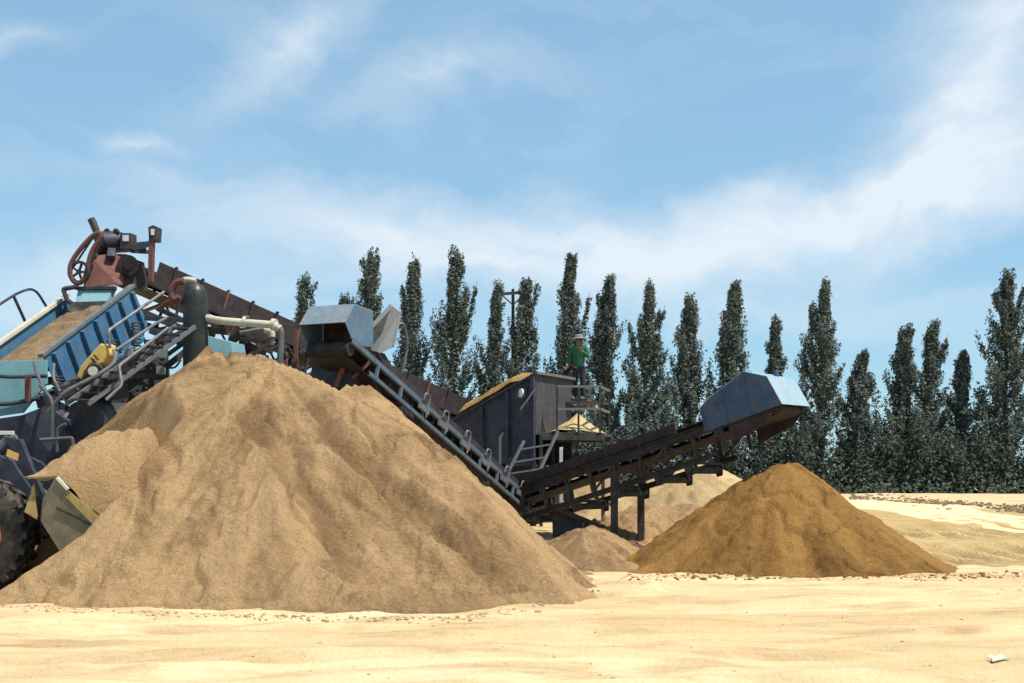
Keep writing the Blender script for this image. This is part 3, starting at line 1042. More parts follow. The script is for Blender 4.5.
# tail: triangular guard plate and the diagonal prop beside it
a = .9
tp = [P(552, 508, 28.4), P(597, 524, 28.2), P(578, 535, 28.2), P(553, 545, 28.3)]
part('tail_guard', MB().plate(tp, .05), M['navy'], rb)
part('diagonal_prop', MB().beam(P(548, 505, 28.2), P(604, 528, 27.9), .12, .10), M['darksteel'], rb)
part('tail_box', MB().prism([fb(-.35, -.5, -.22), fb(.8, -.5, -.25), fb(.8, -.5, .2), fb(-.35, -.5, .15)], fb.v * .04).prism([fb(-.35, .5, -.22), fb(.8, .5, -.25), fb(.8, .5, .2), fb(-.35, .5, .15)], fb.v * .04), M['darkrust'], rb)

# --- left stacker conveyor (light blue rails, hood over the tan pile)
A, B = P(514, 506, 29.6), P(330, 350, 21.9)
fa = Frame(A, B)
La = fa.len
ra = thing('stacker_conveyor', (A.x, A.y, tz(A.x, A.y)), 'light blue railed stacking conveyor with pale hood, rising leftwards behind the tan pile', 'conveyor', 'stacking conveyors with blue hoods')
m1 = MB(); m2 = MB(); m3 = MB()
for s in (-1, 1):
    m1.channel(fa(-.1, s * .46, .12), fa(La + .1, s * .46, .12), .07, .11, fa.w)
    m1.channel(fa(-.1, s * .50, -.20), fa(La - .6, s * .50, -.20), .05, .085, fa.w)
    for i in range(9):
        a = .3 + (La - 1.2) * i / 8
        m1.beam(fa(a, s * .48, -.16), fa(a, s * .48, .06), .06, .06, fa.u)
    m3.beam(fa(.2, s * .44, -.62), fa(La - .8, s * .44, -.62), .08, .12, fa.w)
    for i in range(8):
        a0, a1 = .3 + (La - 1.2) * i / 8, .3 + (La - 1.2) * (i + 1) / 8
        m3.beam(fa(a0, s * .44, -.58), fa(a1, s * .44, -.24), .05, .05, fa.v)
for i in range(9):
    a = .3 + (La - 1.2) * i / 8
    m3.beam(fa(a, -.44, -.62), fa(a, .44, -.62), .06)
part('frame', m1, M['railblue'], ra)
part('under_truss', m3, M['darkrust'], ra)
part('belt', belt_mesh(fa, .36, .3, .13), M['beltrubber'], ra, True, 0)
part('head_drum', MB().cyl(fa(La, -.42, 0), fa(La, .42, 0), .125, 24), M['darkrust'], ra, True, 0)
part('tail_drum', MB().cyl(fa(0, -.42, 0), fa(0, .42, 0), .125, 24), M['darkrust'], ra, True, 0)
idlers(fa, ra, .38, [.7 + .95 * i for i in range(int((La - 1) / .95))], M['darkrust'], .13)
for s in (-1, 1):
    part('skirt_board', MB().prism([fa(.5, s * .41, .16), fa(La - 1.2, s * .41, .16), fa(La - 1.2, s * .41, .34), fa(.5, s * .41, .34)], fa.v * .012), M['darkrust'], ra, False, 0)
# hooped roller brackets along both rails
loop = None
for a in (.9, 1.9, 3.0, 4.1, 5.2, 6.1):
    for s in (-1, 1):
        mb = MB().bend([fa(a - .10, s * .55, -.15), fa(a - .10, s * .58, .30), fa(a + .10, s * .58, .30), fa(a + .10, s * .55, .14)], .020, 8, .10, 5)
        mb.beam(fa(a - .2, s * .53, .0), fa(a + .2, s * .53, .0), .05, .12, fa.w)
        part('hoop_bracket', mb, M['steel'], ra, True, 0)
# hood over the head, set level
hu = Vector((fa.u.x, fa.u.y, 0)).normalized()
hB = fa(La, 0, .05)


def HA(x, y, z):
    return hB + hu * x + fa.v * y + ZUP * z


hw = .46
prof = [(-.70, .05), (-.70, .70), (-.05, .74), (.28, .38), (-.02, .02)]
for s in (-1, 1):
    part('hood_side', MB().prism([HA(x, s * hw, z) for x, z in prof], fa.v * s * .012), M['hoodblue'], ra, False, .004)
sh = MB()
for (x1, z1), (x2, z2) in zip(prof[1:3], prof[2:4]):
    sh.plate([HA(x1, -hw - .01, z1 + .008), HA(x2, -hw - .01, z2 + .008), HA(x2, hw + .01, z2 + .008), HA(x1, hw + .01, z1 + .008)], .014)
part('hood_cover', sh, M['hoodskylit'], ra, False, 0)
part('back_curtain', MB().prism([HA(-.5, -hw + .02, -.1), HA(-.5, hw - .02, -.1), HA(-.5, hw - .02, .80), HA(-.5, -hw + .02, .80)], hu * .015), M['rubber'], ra, False, 0)
# raised grey lid behind the hood
la = [P(368, 344, 22.9), P(374, 356, 22.9), P(393, 347, 23.1), P(400, 312, 23.2), P(391, 305, 23.0)]
part('raised_lid', MB().plate(la, .03).beam(la[0], la[4], .07).beam(la[2], la[3], .05), M['lid'], ra)
part('lid_strut', MB().beam(P(355, 345, 22.6), P(391, 306, 22.9), .14, .06), M['lid'], ra)
part('lid_handle', MB().bend([P(397, 325, 23.5), P(404, 322, 23.6), P(408, 345, 23.8), P(402, 372, 23.8)], .03, 8, .2), M['steel'], ra, True, 0)
# dark head box below the hood, chute plates and brown struts
part('head_box', MB().prism([P(312, 346, 22.5), P(352, 346, 22.4), P(352, 392, 22.4), P(312, 380, 22.5)], Vector((.3, .8, 0))), M['navy'], ra)
part('chute_plate', MB().prism([P(352, 345, 22.6), P(378, 352, 22.9), P(402, 392, 23.6), P(418, 440, 24.0), P(350, 400, 22.8)], Vector((.1, .25, 0))), M['darkrust'], ra)
part('strut', MB().beam(P(336, 386, 22.3), P(347, 358, 22.3), .12, .08), M['rust'], ra)
part('strut', MB().beam(P(352, 378, 22.4), P(370, 362, 22.5), .10, .07), M['rust'], ra)
part('strut', MB().beam(P(296, 388, 22.8), P(296, 330, 22.8), .10, .07), M['rust'], ra)
part('clamp', MB().beam(P(300, 352, 22.7), P(311, 348, 22.6), .06).cyl(P(310, 350, 22.5), P(313, 350, 22.5), .07, 10), M['steel'], ra)
leg_pair(fa, ra, La * .78, .45, M['darksteel'], .13)
leg_pair(fa, ra, La * .30, .45, M['darksteel'], .13)

# --- long rusty feed conveyor climbing from the hopper to the screen
A, B = P(500, 436, 34.2), P(108, 270, 27.3)
ff = Frame(A, B)
Lf = ff.len
rf_ = thing('feed_conveyor', (A.x, A.y, tz(A.x, A.y)), 'long rust brown conveyor climbing from the feed hopper to the top of the screen', 'conveyor')
m1 = MB()
for s in (-1, 1):
    m1.channel(ff(-.2, s * .48, 0), ff(Lf + .1, s * .48, 0), .08, .18, ff.w)
    m1.channel(ff(.2, s * .48, -.72), ff(Lf - .7, s * .48, -.72), .07, .14, ff.w)
    n = 15
    for i in range(n):
        a0, a1 = .3 + (Lf - 1.2) * i / n, .3 + (Lf - 1.2) * (i + 1) / n
        m1.beam(ff(a0, s * .48, -.68), ff(a0, s * .48, -.06), .06, .06, ff.u)
        m1.beam(ff(a0, s * .482, -.68 if i % 2 else -.06), ff(a1, s * .482, -.06 if i % 2 else -.68), .045, .045, ff.v)
for i in range(16):
    a = .3 + (Lf - 1.2) * i / 15
    m1.beam(ff(a, -.46, -.74), ff(a, .46, -.74), .06)
part('frame', m1, M['darkrust'], rf_)
part('belt', belt_mesh(ff, .38, .3, .14), M['rubber'], rf_, True, 0)
for s in (-1, 1):
    part('skirt_board', MB().prism([ff(.6, s * .43, .10), ff(Lf - .9, s * .43, .10), ff(Lf - .9, s * .43, .52), ff(.6, s * .43, .46)], ff.v * .015), M['darkrust'], rf_, False, 0)
k = 0
a = 1.0
while a < Lf - 1:
    for s in (-1, 1):
        mb = MB().beam(ff(a, s * .475, .08), ff(a, s * .475, .55), .09, .05, ff.u)
        part('skirt_post', mb, M['darkrust'] if k % 3 else M['rust'], rf_, False, 0)
    a += .66
    k += 1
part('head_drum', MB().cyl(ff(Lf, -.45, 0), ff(Lf, .45, 0), .16, 24), M['darkrust'], rf_, True, 0)
part('tail_drum', MB().cyl(ff(0, -.42, 0), ff(0, .42, 0), .14, 24), M['darkrust'], rf_, True, 0)
idlers(ff, rf_, .40, [.8 + 1.1 * i for i in range(int((Lf - 1.4) / 1.1))], M['darkrust'], .14)
part('underside_pan', MB().prism([ff(1.5, -.40, -.62), ff(1.5, .40, -.62), ff(Lf - 3.6, .40, -.62), ff(Lf - 3.6, -.40, -.62)], ff.w * .03), M['darkrust'], rf_, False, 0)
leg_pair(ff, rf_, Lf * .62, .48, M['rust'], .14)
leg_pair(ff, rf_, Lf * .35, .48, M['rust'], .14)
# head end: rusty chute plate
YH = 26.6
part('chute_front', MB().prism([P(90, 256, YH), P(98, 253, YH + .3), P(123, 254, YH + .3), P(119, 285, YH - .2), P(83, 287, YH - .2)], Vector((.05, .12, .02))), M['rust'], rf_)
part('chute_side', MB().prism([P(123, 255, 26.9), P(142, 262, 27.2), P(146, 290, 27.2), P(119, 286, 26.5)], Vector((.03, .08, 0))), M['darkrust'], rf_)
mb = MB().cyl(P(128, 265, 26.6), P(128, 265, 26.9), .22, 20).cyl(P(128, 265, 26.45), P(128, 265, 26.7), .09, 14)
part('bearing', mb, M['darkrust'], rf_, True, 0)
# drive: motor on a bracket above the head, belt guard down the left
mb = MB().cyl(P(101, 241, 26.8), P(122, 241, 27.1), .19, 24)
mb.cyl(P(122, 241, 27.1), P(125, 241, 27.15), .15, 20)
for i in range(9):
    q = P(103 + i * 2.1, 241, 26.83 + i * .033)
    mb.ring(q, (1, .15, 0), [(-.008, .17), (.008, .17), (.008, .215), (-.008, .215)], 24)
part('drive_motor', mb, M['navy'], rf_, True, 0)
mb = MB().prism([P(120, 233, 26.8), P(131, 233, 26.8), P(131, 249, 26.8), P(120, 249, 26.8)], Vector((.05, .25, 0)))
jb = part('terminal_box', mb, M['darksteel'], rf_)
part('cover_plate', MB().prism([P(122.5, 235, 26.78), P(128.5, 235, 26.78), P(128.5, 241, 26.78), P(122.5, 241, 26.78)], Vector((0, .02, 0))), M['glass'], jb, False, 0)
mb = MB().beam(P(96, 250, 26.9), P(146, 247, 27.2), .26, .14).beam(P(97, 252, 26.8), P(94, 258, 26.6), .10).beam(P(112, 250, 26.8), P(111, 258, 26.6), .16, .12)
mb.beam(P(128, 246, 27.0), P(150, 244, 27.2), .10, .12).beam(P(131, 251, 27), P(148, 252, 27.2), .08)
part('motor_base', mb, M['navy'], rf_)
mb = MB()
for x in (107, 116):
    mb.bend([P(x - 2.5, 234, 26.9), P(x - 1, 230, 26.9), P(x + 1, 230, 26.9), P(x + 2.5, 233, 26.9)], .04, 8, .05)
part('lifting_eye', mb, M['darksteel'], rf_, True, 0)
# belt guard (hoop) and pulleys
Yg = 26.3
outer = [P(70, 274, Yg), P(70, 264, Yg), P(80, 249, Yg), P(92, 236, Yg), P(100, 232, Yg), P(101, 237, Yg), P(91, 252, Yg), P(88, 266, Yg), P(85, 279, Yg), P(79, 284, Yg), P(73, 281, Yg)]
part('belt_guard', MB().bend(outer + [outer[0]], .055, 8, .2, 4), M['rust'], rf_, True, 0)
mb = MB().ring(P(79, 272, Yg), (.15, 1, 0), [(-.05, .19), (.05, .19), (.05, .24), (-.05, .24)], 32)
for k in range(5):
    an = k * 2 * math.pi / 5
    c = P(79, 272, Yg)
    mb.beam(c, c + Vector((math.cos(an) * .2, 0, math.sin(an) * .2)), .05, .04)
mb.cyl(P(79, 272, Yg - .07), P(79, 272, Yg + .3), .06, 12)
part('pulley', mb, M['darksteel'], rf_, True, 0)
part('pulley', MB().cyl(P(98, 238, Yg - .04), P(98, 238, Yg + .1), .10, 20), M['darksteel'], rf_, True, 0)
part('drive_belt', MB().tube([P(71.5, 270, Yg), P(95, 234.5, Yg)], .022, 6).tube([P(86, 277, Yg), P(100.5, 241, Yg)], .022, 6), M['rubber'], rf_, True, 0)
part('exhaust_stub', MB().tube([P(97, 233, 26.4), P(94, 225, 26.4), P(91, 219, 26.4)], [.075, .085, .08], 12), M['darksteel'], rf_, True, 0)
# lamp post on the right of the head
part('lamp_post', MB().beam(P(151, 282, 26.9), P(152, 238, 26.9), .16, .10), M['rust'], rf_)
lampbox = part('lamp', MB().prism([P(148, 227, 26.8), P(153, 225, 26.8), P(157, 227, 26.8), P(156, 241, 26.8), P(149, 241, 26.8)], Vector((.05, .22, 0))), M['darksteel'], rf_)
part('lens', MB().prism([P(150.5, 229, 26.78), P(154.5, 229, 26.78), P(154, 235, 26.78), P(151, 235, 26.78)], Vector((0, .02, 0))), M['glass'], lampbox, False, 0)

# ------------------------------------------------------------------ screening machine
TRc = P(133, 294, 26.6)
BRc = P(46, 362, 23.0)
du = (TRc - BRc)
Ls = du.length
du.normalize()
lat = Vector((-1.50, .28, -.16))
Wd = lat.length
lat.normalize()
nrm = du.cross(lat).normalized()
if nrm.z < 0:
    nrm = -nrm


def SC(a, b, c):           # a: from the low end uphill, b: from the near side leftwards, c: above the deck
    return BRc + du * a + lat * b + nrm * c


rs = thing('screening_machine', (BRc.x - .7, 24.8, 0), 'blue inclined vibrating screen on dark legs at the left, carrying brown sand', 'screening machine')
for b0 in (0, Wd):
    sgn = -1 if b0 == 0 else 1
    sp_ = part('side_plate', MB().prism([SC(-.05, b0, .12), SC(Ls + .05, b0, .12), SC(Ls + .2, b0, -.75), SC(Ls - .3, b0, -.98), SC(.1, b0, -.80)], lat * .02 * sgn), M['blue'], rs, False, .004)
    rbm = MB()
    for i in range(7):
        a = .25 + i * (Ls - .4) / 6
        rbm.beam(SC(a, b0 + sgn * .06, .08), SC(a + .05, b0 + sgn * .06, -.78), .09, .08, du)
    rbm.beam(SC(.1, b0 + sgn * .07, -.82), SC(Ls - .3, b0 + sgn * .07, -.92), .09, .08)
    part('stiffener_ribs', rbm, M['blue'], rs)
    part('top_rail', MB().beam(SC(-.1, b0, .16), SC(Ls + .1, b0, .16), .12, .07, nrm), M['cream'] if b0 else M['steel'], rs)
part('screen_deck', MB().prism([SC(0, .02, -.14), SC(Ls, .02, -.14), SC(Ls, Wd - .02, -.14), SC(0, Wd - .02, -.14)], nrm * -.05), M['darkrust'], rs, False, 0)
cb = MB()
for i in range(5):
    a = .4 + i * (Ls - .6) / 4
    cb.cyl(SC(a, .03, -.5), SC(a, Wd - .03, -.5), .08, 12)
part('cross_tubes', cb, M['navy'], rs, True, 0)
# far left stiffening skirt and discharge end
e0 = [SC(-.04, -.08, .10), SC(-.04, Wd + .1, .10), SC(-.04, Wd + .1, -.2)]
tb = P(48, 417, 22.8)
part('discharge_panel', MB().prism([P(-40, 362, 22.8), P(46, 360, 22.8), P(46, 384, 22.75), P(22, 413, 22.7), P(-40, 422, 22.7)], Vector((0, .10, .01))), M['teal'], rs)
part('panel_band', MB().bend([P(-40, 373, 22.6), P(10, 377, 22.55), P(47, 376, 22.6)], .035, 8), M['navy'], rs, True, 0)
part('panel_band', MB().bend([P(-40, 404, 22.55), P(10, 404, 22.5), P(40, 398, 22.55)], .04, 8), M['navy'], rs, True, 0)
part('panel_post', MB().beam(P(28, 376, 22.5), P(28, 402, 22.5), .09), M['rust'], rs)
# teal lip under the feed chute
part('feed_lip', MB().prism([P(78, 290, 26.4), P(112, 290, 26.4), P(107, 301, 26.2), P(75, 302, 26.2)], Vector((.05, .15, .02))), M['teal'], rs)
part('feed_lip_edge', MB().beam(P(76, 288.5, 26.4), P(116, 288, 26.4), .14, .07), M['navy'], rs)
part('feed_curtain', MB().prism([P(71, 302, 26.2), P(115, 301, 26.2), P(110, 310, 26.1), P(69, 312, 26.1)], Vector((.0, .04, .0))), M['rubber'], rs, False, 0)
part('lip_bracket', MB().bend([P(78, 286.5, 26.3), P(63, 289, 26.3), P(67, 300, 26.3), P(74, 305, 26.3)], .05, 8, .04), M['navy'], rs, True, 0)
# handrail on the far side
hr = MB().bend([SC(-.6, Wd + .2, .0), SC(-.3, Wd + .2, .72), SC(2.7, Wd + .2, .72), SC(3.35, Wd + .2, .62), SC(3.55, Wd + .2, .1)], .028, 8, .35, 6)
hr.tube([SC(2.6, Wd + .2, .0), SC(2.5, Wd + .2, .72)], .032, 8)
hr.tube([SC(.8, Wd + .2, .0), SC(.75, Wd + .2, .72)], .028, 8)
part('handrail', hr, M['navy'], rs, True, 0)
part('walkway_edge', MB().beam(SC(-.5, Wd + .2, -.02), SC(Ls, Wd + .2, -.02), .24, .08, nrm), M['navy'], rs)
# vibrator with yellow guard
gd = MB()
gp = [(76, 376), (80, 366), (92, 352), (100, 343), (106, 345), (108, 354), (103, 363), (92, 368), (84, 372), (80, 380)]
gd.prism([P(x, y, 22.9) for x, y in gp], Vector((.10, .28, .02)))
yg = part('vibrator_guard', gd, M['yellow'], rs, False, .03)
sl = MB()
for k in range(2):
    sl.beam(P(91 + k * 3.2, 358 - k * 3, 22.87), P(95 + k * 3.2, 363 - k * 3, 22.87), .03, .03)
part('guard_slots', sl, M['rubber'], yg, False, 0)
mb = MB().cyl(P(94, 372, 22.7), P(99, 369, 23.4), .15, 24).cyl(P(93, 371, 22.6), P(93.5, 371, 22.72), .09, 16)
part('vibrator_motor', mb, M['darksteel'], rs, True, 0)
part('motor_cap', MB().cyl(P(92.6, 371, 22.54), P(93, 371, 22.61), .085, 16), M['white'], rs, True, 0)
part('spring_seat', MB().prism([P(70, 380, 22.9), P(106, 372, 23.0), P(108, 396, 23.0), P(70, 400, 22.9)], Vector((.2, .6, 0))), M['darksteel'], rs)
# springs on the support
for x, y, YY in ((58, 388, 22.7), (112, 352, 24.4), (136, 334, 25.3)):
    pts = []
    for k in range(60):
        an = k * .75
        c = P(x, y + 12 - k * .40, YY)
        pts.append(c + Vector((math.cos(an) * .09, math.sin(an) * .09, 0)))
    part('spring', MB().tube(pts, .018, 6), M['darksteel'], rs, True, 0)
# support frame
for x, yt, YY in ((52, 396, 22.6), (-25, 400, 22.8), (108, 372, 24.6), (150, 340, 26.2), (84, 340, 26.6)):
    t = P(x, yt, YY)
    part('support_leg', MB().beam((t.x, t.y, -.1), t, .20, .20, Vector((1, 0, 0))), M['navy'], rs)
fm = MB()
fm.beam(P(40, 402, 22.6), P(160, 345, 26.2), .18, .24)
fm.beam(P(45, 440, 22.7), P(150, 408, 26.0), .15, .18)
fm.beam(P(52, 402, 22.65), P(108, 430, 24.5), .12).beam(P(108, 385, 24.6), P(150, 420, 26.1), .12)
fm.beam(P(-30, 430, 22.7), P(60, 428, 22.6), .14, .3)
fm.beam(P(100, 372, 24.4), P(190, 330, 25.4), .12, .16).beam(P(130, 395, 24.6), P(200, 340, 25.4), .10, .12)
fm.beam(P(150, 330, 25.6), P(240, 365, 25.8), .12, .14).beam(P(145, 318, 26.0), P(215, 322, 26.0), .10, .10)
part('support_frame', fm, M['navy'], rs)
part('engine_box', MB().prism([P(112, 372, 24.7), P(166, 345, 25.5), P(170, 400, 25.5), P(112, 420, 24.7)], Vector((-.1, .5, 0))), M['darksteel'], rs)
part('drum', MB().cyl(P(84, 420, 22.7), P(98, 414, 23.6), .36, 28), M['navy'], rs, True, 0)
part('sky_gap_patch', MB().prism([P(100, 402, 23.4), P(128, 403, 23.6), P(112, 413, 23.5)], Vector((.1, .4, 0))), M['white'], rs)  # white patch added to stand for a gap of bright sky
part('lower_box', MB().prism([P(-40, 424, 22.4), P(22, 415, 22.4), P(48, 405, 22.5), P(66, 420, 22.5), P(66, 475, 22.5), P(-40, 475, 22.4)], Vector((.1, .7, 0))), M['navy'], rs)
pm = MB()
pm.bend([P(52, 440, 21.9), P(52, 400, 21.9), P(40, 385, 22)], .035, 8, .1)
pm.bend([P(57, 452, 21.8), P(57, 428, 21.8), P(66, 424, 21.8)], .03, 8, .1)
pm.bend([P(40, 440, 21.8), P(72, 438, 21.8), P(74, 455, 21.8)], .035, 8, .03)
pm.bend([P(45, 390, 22), P(36, 372, 22.3), P(34, 362, 22.4)], .03, 8, .1)
pm.bend([P(60, 392, 22.1), P(53, 378, 22.2), P(54, 364, 22.4)], .03, 8, .1)
part('hoses', pm, M['greypipe'], rs, True, 0)
# tall dark rubber chute with rounded top
part('rubber_chute', MB().tube([P(195, 430, 24.6), P(195.5, 330, 24.6), P(195.5, 302, 24.6), P(195, 293, 24.6), P(194.5, 287, 24.6), P(194, 283.5, 24.6)], [.24, .24, .24, .225, .175, .09], 24), M['wetrubber'], rs, True, 0)
part('chute_cap', MB().bend([P(178, 283, 24.7), P(186, 279, 24.7), P(196, 281, 24.7)], .06, 8, .1), M['cream'], rs, True, 0)
pm = MB().bend([P(180, 297, 24.5), P(173, 301, 24.5), P(170, 291, 24.5), P(176, 282, 24.5), P(184, 281, 24.5)], .07, 8, .2)
pm.bend([P(158, 310, 25.2), P(170, 300, 25.0), P(182, 302, 24.7)], .05, 8, .2)
part('bent_pipe', pm, M['rust'], rs, True, 0)
part('teal_box', MB().prism([P(208, 336, 23.6), P(231, 342, 23.7), P(233, 356, 23.7), P(208, 358, 23.6)], Vector((.15, .5, 0))), M['teal'], rs)
for k in range(26):
    cm = MB()
    x0, y0 = 150 + RS.uniform(0, 120), 0
    y0 = 305 + (x0 - 150) * .28 + RS.uniform(-2, 40)
    ang = RS.choice([.45, -.6, .1, 1.3])
    l = RS.uniform(14, 40)
    YY = RS.uniform(25.2, 26.8)
    cm.beam(P(x0, y0, YY), P(x0 + l * math.cos(ang), y0 + l * math.sin(ang), YY + RS.uniform(-.3, .3)), RS.uniform(.05, .14), RS.uniform(.05, .16))
    part('brace', cm, M['darkrust'], rs)

for k in range(34):
    cm = MB()
    x0 = RS.uniform(58, 178)
    y0 = 402 - (x0 - 58) * .52 + RS.uniform(0, 34)
    ang = RS.choice([-.62, -.62, .5, 1.5, 0])
    l = RS.uniform(8, 30)
    YY = 22.7 + (x0 - 58) / 120 * 2.2 + RS.uniform(0, .5)
    cm.beam(P(x0, y0, YY), P(x0 + l * math.cos(ang), y0 + l * math.sin(ang), YY + RS.uniform(-.1, .2)), RS.uniform(.03, .10), RS.uniform(.03, .12))
    part('brace', cm, M['darksteel'], rs)
for k in range(9):
    x0 = RS.uniform(60, 165)
    y0 = 398 - (x0 - 58) * .55 + RS.uniform(0, 26)
    YY = 22.5 + (x0 - 58) / 120 * 2.0
    pts = [P(x0 + i * RS.uniform(4, 9), y0 - i * 3 + RS.uniform(-7, 9), YY + i * .1) for i in range(4)]
    part('hose', MB().bend(pts, RS.uniform(.016, .035), 6, .3, 4), M[RS.choice(['rubber', 'greypipe', 'steel'])], rs, True, 0)
for x, y, YY in ((163, 354, 24.6), (160, 370, 24.4), (158, 384, 24.2), (128, 352, 24.0), (150, 345, 24.5)):
    part('pale_square', MB().prism([P(x - 4, y - 4, YY), P(x + 4, y - 4, YY), P(x + 4, y + 4, YY), P(x - 4, y + 4, YY)], Vector((0, .12, 0))), M['lid'], rs)  # small pale blocks set among the dark parts under the screen

# sand lying on the screen deck
nu, nv = 60, 26
V = []
for i in range(nu + 1):
    for j in range(nv + 1):
        a, b = .02 + (Ls - .35) * i / nu, .04 + (Wd - .08) * j / nv
        e = min(1, min(j, nv - j) / 4) * min(1, i / 5)
        V.append(tuple(SC(a, b, -.11 + e * (.10 + .10 * mnoise.fractal(Vector((a * 2, b * 2, 1)), 1, 2, 4)))))
id_ = np.arange((nu + 1) * (nv + 1)).reshape(nu + 1, nv + 1)
Fk = np.stack([id_[:-1, :-1], id_[:-1, 1:], id_[1:, 1:], id_[1:, :-1]], -1).reshape(-1, 4)
o = np_mesh('sand_layer', V, Fk, M['soil'], None, tuple(SC(0, Wd / 2, -.1)))
tag(o, 'layer of dark brown sand sliding down the blue screen deck', 'sand')

# service stairs beside the screen
st = thing('service_stairs', tuple(P(70, 402, 22.4)), 'narrow steel stairs with pipe handrails beside the blue screen', 'stairs')
s0, s1 = P(66, 404, 22.2), P(176, 326, 24.2)
off = Vector((.36, .08, 0))
part('stringer', MB().beam(s0, s1, .04, .09), M['steel'], st)
part('stringer', MB().beam(s0 + off, s1 + off, .04, .09), M['steel'], st)
for k in range(12):
    c = s0.lerp(s1, (k + .5) / 12)
    part('tread', MB().prism([c + Vector((.03, -.12, 0)), c + off + Vector((-.03, -.12, 0)), c + off + Vector((-.03, .12, 0)), c + Vector((.03, .12, 0))], Vector((0, 0, .03))), M['darksteel'], st, False, 0)
hr = MB().bend([P(48, 412, 22.1), P(64, 392, 22.1), P(100, 374, 22.3), P(116, 362, 22.5), P(114, 350, 22.6)], .035, 8, .15)
hr.bend([P(110, 348, 22.9), P(108, 331, 22.9), P(164, 292, 24.4)], .03, 8, .08)
hr.bend([P(116, 350, 22.6), P(155, 324, 23.6), P(166, 318, 24.0)], .03, 8, .08)
hr.bend([P(106, 400, 22.3), P(122, 385, 22.5), P(119, 366, 22.6), P(168, 328, 24.0)], .03, 8, .06)
part('handrail', hr, M['steel'], st, True, 0)

# pale water pipe
wp = thing('water_pipe', tuple(P(210, 322, 24.4)), 'pale cream pipe with an elbow turning down above the tan pile', 'pipe')
part('pipe', MB().bend([P(205, 318, 24.6), P(222, 321, 24.4), P(274, 325, 24.2), P(280, 329, 24.2)], .075, 12, .12, 5), M['cream'], wp, True, 0)
part('drop_pipe', MB().bend([P(277, 325.5, 24.2), P(281.5, 331, 24.2), P(280, 364, 24.1)], .065, 12, .12, 5), M['greypipe'], wp, True, 0)
part('flange', MB().cyl(P(272, 324.6, 24.22), P(276, 325, 24.2), .12, 14).cyl(P(243, 322.3, 24.3), P(246, 322.6, 24.3), .115, 14), M['cream'], wp, True, 0)
part('valve', MB().beam(P(245, 321, 24.3), P(246, 317, 24.3), .08).cyl(P(243, 317, 24.3), P(249, 317, 24.3), .03, 8), M['steel'], wp)
w2 = thing('water_pipe', tuple(P(252, 330, 24.9)), 'thin branch pipe under the cream pipe, dropping at its right end', 'pipe')
part('pipe', MB().bend([P(240, 333, 24.9), P(262, 329, 24.9), P(272, 331, 24.9), P(272, 345, 24.9)], .045, 10, .12, 5), M['steel'], w2, True, 0)
part('elbow', MB().bend([P(265, 330, 24.9), P(272, 331.5, 24.88), P(272, 337, 24.88)], .065, 10, .1, 4), M['cream'], w2, True, 0)

# ------------------------------------------------------------------ feed hopper
c0 = P(535, 374, 30.5)
ev = Vector((1.0, 1.8, 0))                         # across (away from the camera)
fl = Vector((-1.8, 1.0, 0)).normalized()           # along the front plate towards its low end
Lh = 2.5
z_lo = 3.16
zb = P(0, 466, 30.5).z
rh = thing('feed_hopper', (c0.x, c0.y, tz(c0.x, c0.y)), 'dark navy feed hopper with a sloping rim, heaped with orange sand', 'hopper')


def HP(s, t, z):
    q = c0 + fl * s + ev * t
    return Vector((q.x, q.y, z))


rim = lambda s: c0.z + (z_lo - c0.z) * s / Lh
part('front_plate', MB().prism([HP(0, 0, c0.z), HP(Lh, 0, z_lo), HP(Lh, .0, z_lo - .45), HP(Lh * .55, 0, zb + .1), HP(0, 0, zb)], ev.normalized() * .03), M['navy'], rh)
part('rear_plate', MB().prism([HP(0, 1, c0.z), HP(Lh, 1, z_lo), HP(Lh, 1, z_lo - .45), HP(Lh * .55, 1, zb + .1), HP(0, 1, zb)], ev.normalized() * -.03), M['navy'], rh)
part('end_plate', MB().prism([HP(0, .02, c0.z - .005), HP(0, .98, c0.z - .005), HP(0, .98, 2.85), HP(0, .02, 2.85)], fl * .03), M['hopend'], rh)
part('low_plate', MB().prism([HP(Lh, .02, z_lo - .02), HP(Lh, .98, z_lo - .02), HP(Lh, .98, z_lo - .45), HP(Lh, .02, z_lo - .45)], fl * -.03), M['navy'], rh)
part('floor_plate', MB().prism([HP(Lh - .04, .02, z_lo - .42), HP(Lh - .04, .98, z_lo - .42), HP(Lh * .55, .98, zb + .15), HP(Lh * .55, .02, zb + .15)], Vector((0, 0, -.04))), M['darkrust'], rh)
part('rim', MB().beam(HP(-.03, -.02, c0.z + .03), HP(-.03, 1.02, c0.z + .03), .12, .07), M['steel'], rh)
part('rim', MB().beam(HP(-.06, -.03, c0.z + .01), HP(Lh + .05, -.03, z_lo + .01), .06, .06), M['navy'], rh)
rbm = MB()
for s in (.75, 1.5):
    rbm.beam(HP(s, -.03, rim(s) - .06), HP(s, -.03, zb + .25 + max(0, s - 1.2) * .6), .06, .09, fl)
rbm.beam(HP(.03, -.03, c0.z), HP(.03, -.03, zb), .10, .10, fl)
part('stiffener_ribs', rbm, M['navy'], rh)
part('discharge_box', MB().prism([HP(.1, .1, zb), HP(Lh * .6, .1, zb), HP(Lh * .6, .1, zb - .5), HP(.1, .1, zb - .5)], ev * .8), M['darkrust'], rh)
for s, t in ((.1, .05), (.1, .95), (Lh * .8, .05), (Lh * .8, .95)):
    q = HP(s, t, 0)
    part('leg', MB().beam((q.x, q.y, tz(q.x, q.y) - .1), (q.x, q.y, (zb if s < 1 else z_lo - .6) + .1), .14, .14, Vector((1, 0, 0))), M['darksteel'], rh)
lp = P(521, 393, 30.6)
ll = part('work_lamp', MB().cyl(lp, lp + Vector((.10, .14, -.03)), .13, 16).beam(lp + Vector((.08, .1, -.05)), P(529, 404, 30.6), .05), M['steel'], rh)
